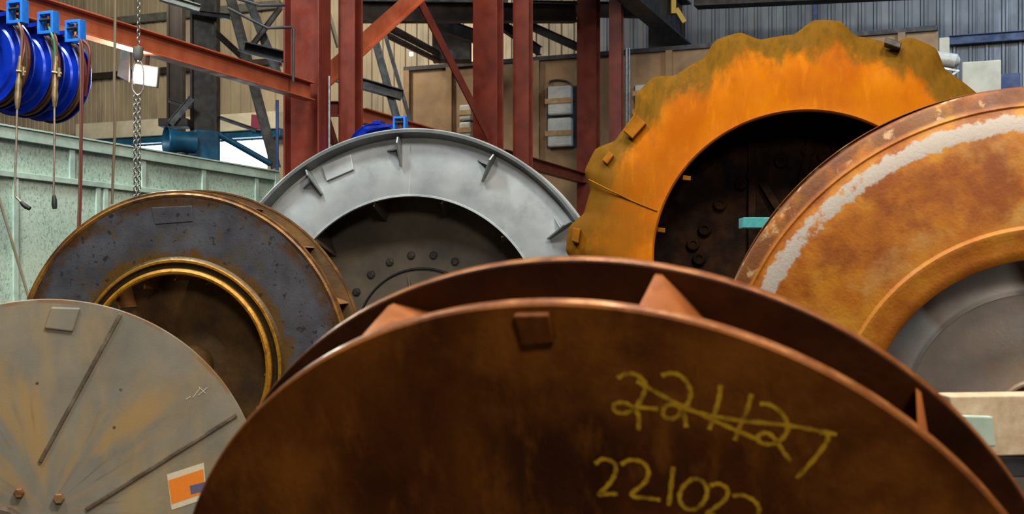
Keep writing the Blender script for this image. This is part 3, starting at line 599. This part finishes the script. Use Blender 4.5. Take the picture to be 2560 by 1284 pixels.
# ------------------------------------------------------------------ wheels
def plate(W, pts, off, th, name, m, parent, bevel=.004):
    P = [W.px(x, y, off) for x, y in pts]
    return MB().prism(P, W.n*th).build(name, m, parent, smooth=0, bevel=bevel)
def base_of(W, r): return V([W.C[0], W.C[1], max(0, W.C[2]-r)])
# --- 1: the big dark rust wheel in front
s = 2.4/2.3; W1 = Wheel((.163, 2.3, -.8308), -15.36, -23.61, s)
R1, R1b, WD = .8889*s, .8948*s, .1566*s
o = thing('fan_impeller', 'large dark rusty wheel nearest the camera with yellow handwritten numbers', 'fan wheel', base_of(W1, R1))
t = .026
MB().lathe(W1, [(.0, t-.001), (R1-.004, t), (R1, t-.006), (R1, t-.0065)], close=False, n=240).build('front_disc', M['w1'], o)
MB().lathe(W1, [(R1, t-.0065), (R1+.001, t-.010), (R1, .0), (R1-.004, -.004), (R1-.03, -.005)], close=False, n=240).build('front_rim_edge', M['w1edge'], o)
MB().lathe(W1, [(R1-.03, -.005), (.0, -.005)], close=False, n=240).build('front_disc_back', M['w1'], o)
MB().lathe(W1, [(0, -WD+.006), (R1b-.003, -WD+.006), (R1b, -WD+.003)], close=False, n=240).build('back_disc', M['w1in'], o)
MB().lathe(W1, [(R1b, -WD+.003), (R1b+.001, -WD), (R1b, -WD-.018), (R1b-.003, -WD-.021), (0, -WD-.021)], close=False, n=240).build('back_rim_edge', M['w1edge'], o)
def vane1(th, tw=.066):          # wedge tipped vane: wide at the front plate, narrow at the back plate
    b = MB(); n = 14; L = []; 
    for i in range(n+1):
        q = i/n; r = (R1-.006)-q*.42; a = th-q*q*.10-q*.62
        tf = tw*(1-q)**1.5+.012; tb = .012
        f0 = W1.P(r, a+.0, -.005); f1 = W1.P(r, a-tf/r, -.005); b0 = W1.P(r, a-.010, -WD+.006); b1 = W1.P(r, a-.010-tb/r, -WD+.006)
        L += [f0, f1, b1, b0]
    fs = [(i*4+k, i*4+(k+1) % 4, (i+1)*4+(k+1) % 4, (i+1)*4+k) for i in range(n) for k in range(4)]+[(3, 2, 1, 0), tuple(n*4+k for k in range(4))]
    b.add(L, fs); return b.build('vane', M['w1vane'], o, smooth=50)
th1 = [W1.ra(890, 850, 0)[1], W1.ra(1597, 757, 0)[1], W1.ra(2300, 1065, 0)[1]]
print('vane angles', [round(math.degrees(a), 1) for a in th1])
vane1(th1[0]); vane1(th1[1]); vane1(th1[2], .012)
st = (th1[0]-th1[2])/2; k = 3
while st*(k+1) < 2*pi-.2: vane1(th1[0]-st*k); k += 1
MB().lathe(W1, [(.22, -.005), (.22, -WD+.006)], close=False, n=60).build('hub', M['w1'], o)
plate(W1, [(1288, 778), (1375, 776), (1392, 845), (1312, 853)], t, .020, 'balance_weight', M['w1'], o)
# handwriting: ribbons of marker paint on the plate
def R8(x, y): return (1400+x/1.7733, 560+y/1.7733)
def ribbon(mb, pts, wd, off=t+.0008):
    P = sm([W1.px(*R8(*p), off) for p in pts], 5)
    vs = []
    for i, p in enumerate(P):
        d = unit(P[min(i+1, len(P)-1)]-P[max(i-1, 0)]); a = np.cross(d, W1.n); ww = wd*(1+.18*sin(i*1.7)); vs += [p-a*ww/2, p+a*ww/2]
    mb.add(vs, [(2*i, 2*i+1, 2*i+3, 2*i+2) for i in range(len(P)-1)])
strokes = [
 [(255, 682), (290, 662), (335, 665), (372, 695), (378, 725), (362, 770), (330, 815), (285, 838), (245, 828), (240, 800), (275, 790), (315, 805), (345, 840), (350, 875), (348, 912)],
 [(450, 672), (490, 660), (535, 672), (570, 715), (578, 765), (550, 820), (505, 860), (465, 855), (455, 825), (480, 800), (520, 805), (548, 840), (560, 900)],
 [(712, 712), (705, 770), (685, 840), (662, 910)],
 [(850, 752), (830, 820), (800, 890), (775, 958)],
 [(885, 795), (930, 800), (985, 840), (1010, 900), (985, 950), (935, 975), (885, 965), (880, 935), (920, 925), (960, 960), (985, 1000), (1020, 1048)],
 [(1150, 922), (1180, 928), (1188, 945), (1170, 985), (1110, 1060), (1048, 1125)],
 [(340, 695), (370, 712), (497, 783), (649, 854), (750, 900), (882, 956)],
 [(335, 809), (436, 819)],
 [(558, 819), (649, 844), (801, 870), (1004, 890), (1110, 908), (1227, 932)],
 [(155, 1062), (190, 1040), (235, 1055), (248, 1085), (235, 1125), (205, 1165), (172, 1198), (215, 1195), (255, 1195)],
 [(270, 1065), (310, 1045), (365, 1055), (392, 1095), (375, 1145), (315, 1200), (400, 1215), (445, 1222)],
 [(502, 1075), (492, 1160), (482, 1248)],
 [(590, 1125), (545, 1165), (530, 1215), (555, 1258), (600, 1262), (640, 1225), (652, 1175), (625, 1135), (588, 1125)],
 [(665, 1158), (705, 1150), (742, 1175), (735, 1215), (690, 1255), (650, 1285), (690, 1290)],
 [(765, 1205), (810, 1200), (860, 1225), (882, 1260), (875, 1300)]]
b = MB()
for k, q in enumerate(strokes): ribbon(b, q, .0082, t+.0006+.0001*k)
b.build('handwritten_numbers', M['chalk'], o, smooth=0, recalc=False)
# --- 2: grey disc bottom left
s = 4.6/4.2; W2 = Wheel((-1.6828, 4.2, -.8058), 17.84, .83, s); R2 = .7671*s
o = thing('fan_impeller', 'pale grey rust-stained disc at lower left with an orange paper label', 'fan wheel', base_of(W2, R2))
MB().lathe(W2, [(.0, .0), (R2-.30, .0), (R2-.003, .0), (R2, -.003), (R2, -.016), (R2-.003, -.018), (0, -.018)], close=False, n=200).build('back_plate', M['w2'], o)
MB().lathe(W2, [(.34, -.30), (R2-.02, -.22), (R2-.02, -.232), (.34, -.315)], n=120).build('shroud', M['w2'], o)
for k in range(10):
    a = k*2*pi/10+.3
    P = [W2.P(R2-.03, a, -.018), W2.P(.35, a+.5, -.018), W2.P(.35, a+.5, -.30), W2.P(R2-.03, a, -.222)]
    MB().prism(P, np.cross(unit(P[1]-P[0]), W2.n)*.008).build('vane', M['w2rib'], o, smooth=0)
def R5(x, y): return (x/1.5578, 460+y/1.5578)
for (pa_, pb_) in (((470, 505), (155, 1082)), ((922, 897), (335, 1266))):
    a, b_ = W2.px(*R5(*pa_), .004), W2.px(*R5(*pb_), .004)
    MB().bar(a, b_, .016, .012, up=W2.n).build('rib', M['w2rib'], o, smooth=0, bevel=.003)
def hexbolt(W, p, r, h, m, parent, name='bolt', wash=0):
    p = V(p); b = MB()
    if wash: b.add([p+wash*(cos(k*pi/8)*W.u+sin(k*pi/8)*W.v)+W.n*z for z in (0, .004) for k in range(16)], [(k, (k+1) % 16, 16+(k+1) % 16, 16+k) for k in range(16)]+[tuple(range(16, 32))])
    v1 = [p+r*(cos(k*pi/3)*W.u+sin(k*pi/3)*W.v)+W.n*z for z in (0, h) for k in range(6)]
    v1 += [p+r*.8*(cos(k*pi/3)*W.u+sin(k*pi/3)*W.v)+W.n*(h+.15*r) for k in range(6)]
    b.add(v1, [(k, (k+1) % 6, 6+(k+1) % 6, 6+k) for k in range(6)]+[(6+k, 6+(k+1) % 6, 12+(k+1) % 6, 12+k) for k in range(6)]+[tuple(range(12, 18))])
    return b.build(name, m, parent, smooth=25)
hexbolt(W2, W2.px(48, 1230), .020, .022, M['rbolt'], o); hexbolt(W2, W2.px(147, 1244), .022, .022, M['rbolt'], o)
hb = W2.px(-12, 1345); 
Wh = Wheel((0, 0, 0), 17.84, .83); Wh.C = hb
MB().lathe(Wh, [(.0, .02), (.115, .02), (.125, .012), (.13, 0)], close=False, n=60).build('hub_cap', M['w2rib'], o)
plate(W2, [R5(*p) for p in ((200, 478), (315, 482), (285, 575), (172, 562))], 0, .012, 'balance_weight', M['w2'], o, .006)
lb = plate(W2, [R5(*p) for p in ((650, 1130), (793, 1084), (806, 1222), (668, 1268))], 0, .0015, 'paper_label', M['paper'], o, 0)
lb['label'] = 'white paper label printed orange and slate blue'
plate(W2, [R5(*p) for p in ((655, 1153), (792, 1108), (796, 1160), (737, 1175), (744, 1208), (802, 1192), (803, 1200), (668, 1246))], .0015, .0006, 'orange_print', M['orange'], lb, 0)
plate(W2, [R5(*p) for p in ((738, 1174), (800, 1158), (804, 1193), (744, 1208))], .0016, .0007, 'blue_print', M['purple'], lb, 0)
b = MB()
for q_ in ([(752, 830), (778, 795), (772, 822), (808, 792)], [(800, 815), (775, 790)], [(725, 838), (742, 826)]):
    P = [W2.px(*R5(*p), .001) for p in q_]
    b.tube(P, .0014, 5)
b.build('chalk_mark', M['paper'], o)
for pq in ((145, 773), (445, 945), (470, 797)): hexbolt(W2, W2.px(*R5(*pq)), .006, .002, M['w2rib'], o, 'weld_spot')
# --- 3: blue-grey wheel with yellow inlet ring
s = 6.5/6.; W3 = Wheel((-1.7262, 6, -.4133), -8.59, -.92, s); R3, R3b, WD3 = .9167*s, .9325*s, .2175*s
o = thing('fan_impeller', 'blue-grey mottled wheel with a yellow rusted inlet ring, at left', 'fan wheel', base_of(W3, R3b))
ri, ro, rt = .4926*s, .5497*s, .498*s
MB().lathe(W3, [(ro+.03, .008), (ro+.20, .002), (R3-.035, -.004), (R3-.035, -.02), (ro, -.02), (ro, .008)], n=200).build('front_shroud', M['w3'], o)
MB().lathe(W3, [(R3-.035, -.002), (R3-.022, .004), (R3-.012, -.004), (R3, -.004), (R3+.002, -.010), (R3, -.03), (R3-.03, -.034), (R3-.035, -.02)], n=200).build('front_rim', M['w3rim'], o)
MB().lathe(W3, [(ro+.03, .008), (ro+.018, .014), (ro+.010, .026), (ro-.002, .026), (ro-.010, .013), (ri+.030, .013), (ri+.022, .036), (ri+.008, .046), (ri-.004, .044), (ri-.010, .034), (ri-.004, .01), (rt+.02, -.05), (ro, -.02)], n=160).build('inlet_ring', M['w3ring'], o)
MB().lathe(W3, [(.0, -WD3-.0), (R3b-.01, -WD3), (R3b, -WD3-.003), (R3b, -WD3-.016), (R3b-.006, -WD3-.02), (0, -WD3-.02)], close=False, n=200).build('back_disc', M['w3dark'], o)
MB().lathe(W3, [(R3b-.006, -WD3+.002), (R3b+.003, -WD3+.001), (R3b+.003, -WD3-.018), (R3b-.006, -WD3-.021)], n=200).build('back_rim', M['w3rim'], o)
a3 = [W3.ra(866, 752, -.15)[1], W3.ra(778, 606, -.12)[1], W3.ra(640, 511, -.12)[1]]
print('w3', [round(math.degrees(a), 1) for a in a3])
def vane3(th, th2):
    n = 10; L = []
    for i in range(n+1):
        q = i/n; r = (R3-.008)-q*(R3-.50); a = th+q*.5
        for off, dd in ((-.03, 0), (-.03, .010), (-WD3+.001, .010), (-WD3+.001, 0)): L.append(W3.P(r, a-dd/r, off))
    fs = [(i*4+k, i*4+(k+1) % 4, (i+1)*4+(k+1) % 4, (i+1)*4+k) for i in range(n) for k in range(4)]+[(3, 2, 1, 0), tuple(n*4+k for k in range(4))]
    MB().add(L, fs).build('vane', M['w3vane'], o, smooth=50)
st = (a3[2]-a3[0])/2
for k in range(int(2*pi/abs(st)+.3)): vane3(a3[0]+st*k, 0)
plate(W3, [R5(*p) for p in ((592, 92), (748, 84), (752, 145), (605, 156))], .001, .005, 'balance_weight', M['w3'], o, .003)
MB().lathe(W3, [(.0, -WD3+.10), (.09, -WD3+.10), (.12, -WD3+.02), (.2, -WD3)], close=False, n=60).build('hub', M['w3dark'], o)
# --- 4: silver painted wheel
s = 8.5/7.6; W4 = Wheel((-.6762, 7.6, -.3137), -11.68, 2.72, s); R4 = 1.3056*s; RI = .9158*s
o = thing('fan_impeller', 'large silver-grey painted wheel with radial gussets, in the middle', 'fan wheel', base_of(W4, R4+.05))
RL = 1.357*s-.026
LO = .095
MB().lathe(W4, [(RI, .03), (RI+.012, .036), (R4+.0, .0), (R4+.0, -.014), (RI+.01, .018), (RI, .018)], n=220).build('front_shroud', M['w4'], o)
MB().lathe(W4, [(R4, 0), (RL-.006, LO-.01), (RL-.004, LO), (RL+.016, LO+.004), (RL+.026, LO-.004), (RL+.026, LO-.016), (RL+.012, LO-.018), (R4+.045, -.02), (R4+.045, -.12), (RL+.03, -.13), (RL+.03, -.145), (R4+.03, -.145), (R4+.03, -.30), (R4+.015, -.30), (R4+.015, -.05), (R4, -.014)], n=220).build('outer_rim', M['w4lip'], o)
MB().lathe(W4, [(RI-.004, .026), (RI, .042), (RI+.012, .042), (RI+.016, .034)], n=200).build('opening_edge', M['w4'], o)
BO = -.3006*s
MB().lathe(W4, [(0, BO), (R4-.02, BO), (R4-.02, BO-.02), (0, BO-.02)], close=False, n=160).build('back_disc', M['w4dark'], o)
rb = .5572*s; ths = [W4.ra(x, y, BO)[1] for x, y in ((894, 730), (928.5, 686), (974, 654), (1027.6, 637), (1083.6, 637), (1137, 656))]
stp = (ths[0]-ths[-1])/5; nb = round(2*pi/stp)
for k in range(nb): hexbolt(W4, W4.P(rb, ths[-1]+k*2*pi/nb, BO), .028, .010, M['bolt'], o, 'bolt', .034)
print('w4 bolts', nb)
rh = W4.ra(1053, 664, BO)[0]-.01
MB().lathe(W4, [(rh, BO), (rh-.006, BO+.016), (rh-.014, BO+.016), (rh-.02, BO)], n=100).build('hub_ring', M['rubber'], o)
MB().lathe(W4, [(0, BO+.15), (.12, BO+.15), (.15, BO+.02), (.16, BO)], close=False, n=60).build('hub', M['w4dark'], o)
for k in range(8):
    a = pi/2+.25+k*pi/4; P = [W4.P(.13, a, BO), W4.P(rh-.05, a, BO), W4.P(.13, a, BO+.13)]
    MB().prism(P, np.cross(unit(P[1]-P[0]), W4.n)*.012).build('hub_gusset', M['w4dark'], o, smooth=0)
for k in range(12):      # inner vanes
    a = k*pi/6+.12; P = [W4.P(R4-.03, a, -.012), W4.P(RI-.03, a+.16, .015), W4.P(RI-.10, a+.2, BO), W4.P(R4-.04, a, BO)]
    MB().prism(P, np.cross(unit(P[1]-P[0]), W4.n)*.010).build('vane', M['w4dark'] if k % 12 else M['w4dark'], o, smooth=0)
gth = [W4.ra(791, 455, 0)[1], W4.ra(1004, 372, 0)[1], W4.ra(1226, 420, 0)[1], W4.ra(1402, 577, 0)[1]]
print('gussets', [round(math.degrees(a), 1) for a in gth])
gs = list(gth); a = gth[-1]
for k in range(1, 9): gs.append(gth[-1]-k*radians(30))
for a in gs:
    tg = cos(a+pi/2)*W4.u+sin(a+pi/2)*W4.v
    q = [W4.P(R4-.005, a, .004), W4.P(R4-.20, a, .020), W4.P(R4-.215, a, .05), W4.P(R4-.05, a, .12), W4.P(R4-.0, a, .09)]
    g = MB().prism([p-tg*.007 for p in q], tg*.014).build('gusset', M['w4lip'], o, smooth=0, bevel=.003)
    q = [W4.P(R4-.09, a, .01)+tg*.0, W4.P(R4-.09, a, .01)+tg*.11, W4.P(R4-.09, a, .09)]
    rr = cos(a)*W4.u+sin(a)*W4.v
    MB().prism(q, rr*.010).build('gusset_web', M['w4lip'], g, smooth=0)
plate(W4, [(806, 416), (878, 386), (886, 424), (818, 453)], .016, .014, 'balance_weight', M['w4'], o, .005)
MB().tube([W4.px(1028, 352, .008), W4.px(1026, 420, .018), W4.px(1022, 490, .034)], .004, 6).build('weld_seam', M['w4'], o)
# --- 5: orange casing with lobes
s = 7.2/6.7; W5 = Wheel((1.6758, 6.7, .1964), -13.63, 9.14, s); R5i = .8574*s
R5o = 1.325*s
lob = [W5.ra(x, y, -.12) for x, y in ((1425, 600), (1474, 400), (1612, 214), (1818, 90), (2066, 52), (2312, 105))]
print('w5 lobes', [(round(r, 3), round(math.degrees(a), 1)) for r, a in lob], R5o)
vl = [W5.ra(x, y, -.12) for x, y in ((1560, 320), (1730, 155), (1895, 100), (1960, 90), (2180, 95), (2440, 230))]
print('w5 valleys', [(round(r, 3), round(math.degrees(a), 1)) for r, a in vl])
la = [a for r, a in lob]
ex = [la[0]+radians(24)*k for k in range(1, 9)]
allb = la+ex
R5o = 1.484
LH = .084
def lobe(t):
    q = 0.
    for a in allb:
        d = abs((t-a+pi) % (2*pi)-pi)*R5o
        q = max(q, 1-min(1, max(0, (d-.07)/.13)))
    return .5*q+.5*q*q*(3-2*q)
def rad5(r, off, t):
    if r <= 1.12: return (r, off)
    k = (r-1.12)/(R5o-1.12) if r < R5o else 1.
    d = math.degrees(t) % 360; b5 = np.interp(d, [30, 73, 105, 118, 142, 180, 270, 389], [1.478, 1.490, 1.476, 1.488, 1.452, 1.432, 1.45, 1.478])-R5o
    return (r+(b5+LH*lobe(t))*min(1, k)**2, off+.02*lobe(t)*k)
prof = [(R5i-.001, -.016), (R5i, -.006), (R5i+.010, .004), (R5i+.03, 0), (1.02, .0), (1.12, .0), (1.2, -.006), (1.28, -.022), (1.34, -.045), (1.41, -.068), (R5o-.03, -.09), (R5o-.006, -.11), (R5o, -.14), (R5o, -.30), (R5o-.03, -.31), (R5o-.05, -.30), (R5o-.06, -.15), (1.2, -.05), (R5i+.05, -.03), (R5i, -.024)]
o = thing('fan_casing', 'huge bright orange rusted ring casing with lobed outer edge, at right rear', 'casing', base_of(W5, R5o))
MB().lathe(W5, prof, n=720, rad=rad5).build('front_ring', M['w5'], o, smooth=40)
plate(W5, [(1590, 288), (1617, 312), (1583, 350), (1559, 330)], -.04, .040, 'square_pad', M['w5pad'], o, .006)
plate(W5, [(1524, 380), (1536, 391), (1520, 414), (1507, 403)], -.045, .035, 'square_pad', M['w5pad'], o, .006)
pp = plate(W5, [(2212, 101), (2252, 115), (2249, 131), (2209, 118)], -.05, .07, 'black_lug', M['bolt'], o, .006); pp['label'] = 'dark bare steel lug'
plate(W5, [(1436, 572), (1455, 576), (1450, 612), (1432, 606)], -.06, .06, 'square_pad', M['w5pad'], o, .006)
MB().tube(sm([W5.px(1472, 449, -.035), W5.px(1530, 478, -.002), W5.px(1590, 506, .002), W5.px(1643, 527, .002)]), .006, 6).build('weld_seam', M['w5pad'], o)
# inside: drum wall, back plate, bolt bosses
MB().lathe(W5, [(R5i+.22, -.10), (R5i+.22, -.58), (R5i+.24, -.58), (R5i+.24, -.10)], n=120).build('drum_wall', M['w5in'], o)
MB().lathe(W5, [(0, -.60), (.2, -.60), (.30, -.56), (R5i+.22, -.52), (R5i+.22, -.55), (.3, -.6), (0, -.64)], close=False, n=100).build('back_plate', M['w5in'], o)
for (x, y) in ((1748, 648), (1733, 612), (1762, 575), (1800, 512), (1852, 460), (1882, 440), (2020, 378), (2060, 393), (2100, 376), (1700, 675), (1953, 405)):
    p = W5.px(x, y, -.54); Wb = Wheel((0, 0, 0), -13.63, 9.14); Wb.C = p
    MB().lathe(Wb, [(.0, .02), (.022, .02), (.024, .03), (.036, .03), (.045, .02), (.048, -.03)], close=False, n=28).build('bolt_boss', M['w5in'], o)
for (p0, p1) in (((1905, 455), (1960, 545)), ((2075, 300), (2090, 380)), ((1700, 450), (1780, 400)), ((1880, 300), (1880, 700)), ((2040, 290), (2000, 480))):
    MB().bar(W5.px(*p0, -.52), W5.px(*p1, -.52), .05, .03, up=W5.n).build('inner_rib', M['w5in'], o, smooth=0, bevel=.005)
for (x, y) in ((1712, 444), (1648, 574)):
    MB().bar(W5.px(x-6, y, -.04), W5.px(x+14, y+2, -.06), .03, .03).build('clip', M['w5pad'], o, smooth=0, bevel=.004)
# --- 6: golden rust wheel at the right
s = 4.6/4.3; W6 = Wheel((1.9126, 4.3, -.4335), -10.75, -12.1, s)
o = thing('fan_impeller', 'golden rusted wheel with a pale worn ring, cut by the right edge', 'fan wheel', base_of(W6, 1.1642*s))
q = lambda r, f: (r*s, f*s)
MB().lathe(W6, [q(1.1642, -.002), q(1.155, .008), q(1.125, .022), q(1.112, .034), q(1.106, .040), q(1.098, .038), q(1.090, .044), q(1.075, .056), q(1.0237, .085), q(.95, .105), q(.85, .135), q(.76, .158), q(.705, .170), q(.695, .184), q(.68, .186), q(.668, .183), q(.63, .190), q(.60, .190), q(.589, .183), q(.584, .17), q(.59, .155), q(.62, .16), q(.66, .16), q(.76, .14), q(1.02, .06), q(1.12, -.005), q(1.16, -.02)], n=240).build('front_shroud', M['w6'], o)
MB().lathe(W6, [q(1.1642, -.002), q(1.168, -.008), q(1.168, -.022), q(1.155, -.03), q(1.15, -.01)], n=240).build('outer_rim', M['w6rim'], o)
MB().lathe(W6, [q(1.15, -.24), q(1.15, -.26), q(0, -.26)], close=False, n=160).build('back_disc', M['w6rim'], o)
for k in range(10):
    a = k*2*pi/10+.1; P = [W6.P(1.13*s, a, -.03*s), W6.P(.80*s, a+.35, .05*s), W6.P(.80*s, a+.35, -.24*s), W6.P(1.13*s, a, -.24*s)]
    MB().prism(P, np.cross(unit(P[1]-P[0]), W6.n)*.01).build('vane', M['w6rim'], o, smooth=0)
MB().lathe(W6, [q(1.14, -.24), q(.70, -.20), q(.60, -.13), q(.54, -.08), q(.47, -.04), q(.435, -.0), q(.425, .012), q(.41, .010), q(.34, .03), q(.24, .06), q(.16, .08), q(.125, .086), q(.118, .098), q(.11, .098), q(.10, .085)], close=False, n=160).build('hub_cone', M['w6in'], o)
MB().lathe(W6, [q(.10, .085), q(.095, .06), q(0, .06)], close=False, n=80).build('hub_bore', M['boss'], o)

# ------------------------------------------------------------------ loose pieces near the wheels
YT = 3.35
p = at(2470, 1065, YT)
o = thing('timber_beam', 'pale timber beam end sticking in at the lower right', 'beam', at(2480, 1140, YT))
MB().prism([at(2371, 990, YT), at(2700, 986, YT), at(2700, 1134, YT), at(2398, 1142, YT), at(2395, 1085, YT)], (0, .12, 0)).build('beam_body', M['wood'], o, smooth=0, bevel=.004)
o2 = tag(MB().prism([at(2400, 1036, YT-.01), at(2472, 1038, YT-.01), at(2480, 1112, YT-.01), at(2420, 1115, YT-.01)], (0, -.03, 0)).build('grey_bracket', M['greenrail'], None, at(2440, 1110, YT-.01), smooth=0, bevel=.004), 'small grey-green block on the face of the pale timber beam', 'block')
o = thing('support_trestle', 'dark steel trestle below the pale timber beam', 'trestle', V([at(2560, 1140, YT)[0], YT, 0]))
zt_ = at(0, 1142, YT)[2]; xb = at(2560, 0, YT)[0]
for dx in (-.10, .30):
    MB().bar(V([xb+dx-.04, YT+.06, 0]), V([xb+dx, YT+.06, zt_-.03]), .06, .06, up=(0, 1, 0)).build('leg', M['dark'], o, smooth=0, bevel=.004)
MB().box(V([xb+.08, YT+.06, zt_-.03]), (.26, 0, 0), (0, .05, 0), (0, 0, .03)).build('top_bar', M['dark'], o, smooth=0, bevel=.004)
q = at(1858, 543, 6.0)
tag(MB().prism([at(1858, 543, 6.0), at(2150, 543, 6.0), at(2150, 569, 6.0), at(1858, 569, 6.0)], (0, .12, 0)).bar(at(2100, 556, 6.06), at(2100, 720, 6.06)*V([1, 1, 0]), .10, .10, up=(0, 1, 0)).build('steel_bar', M['teal'], None, q, smooth=0, bevel=.003), 'short teal painted bar in the dark opening of the orange casing', 'bar')

# ------------------------------------------------------------------ timber chocks that carry the raised wheels
for W, r, o0, o1, lab in ((W1, R1b, -.2, .03, 'timber chock under the large dark rusty wheel'), (W2, R2, -.32, 0, 'timber chock under the pale grey disc'), (W3, R3b, -.26, .05, 'timber chock under the blue-grey mottled wheel'),
                  (W5, R5o+LH, -.32, 0, 'timber chock under the huge orange casing'), (W6, 1.17*W6.s, -.29, .05, 'timber chock under the golden rusted wheel')):
    qs = [W.P(r, -pi/2, o0), W.P(r, -pi/2, o1)]; q = min(qs, key=lambda p: p[2])
    if q[2] > .04:
        hz = q[2]/2
        tag(MB().box(V([q[0], q[1], hz-.003]), W.u*.40, np.cross(UP, W.u)*.12, UP*(hz-.003)).build('timber_chock', M['oldwood'], None, V([q[0], q[1], 0]), smooth=0, bevel=.01), lab, 'timber')
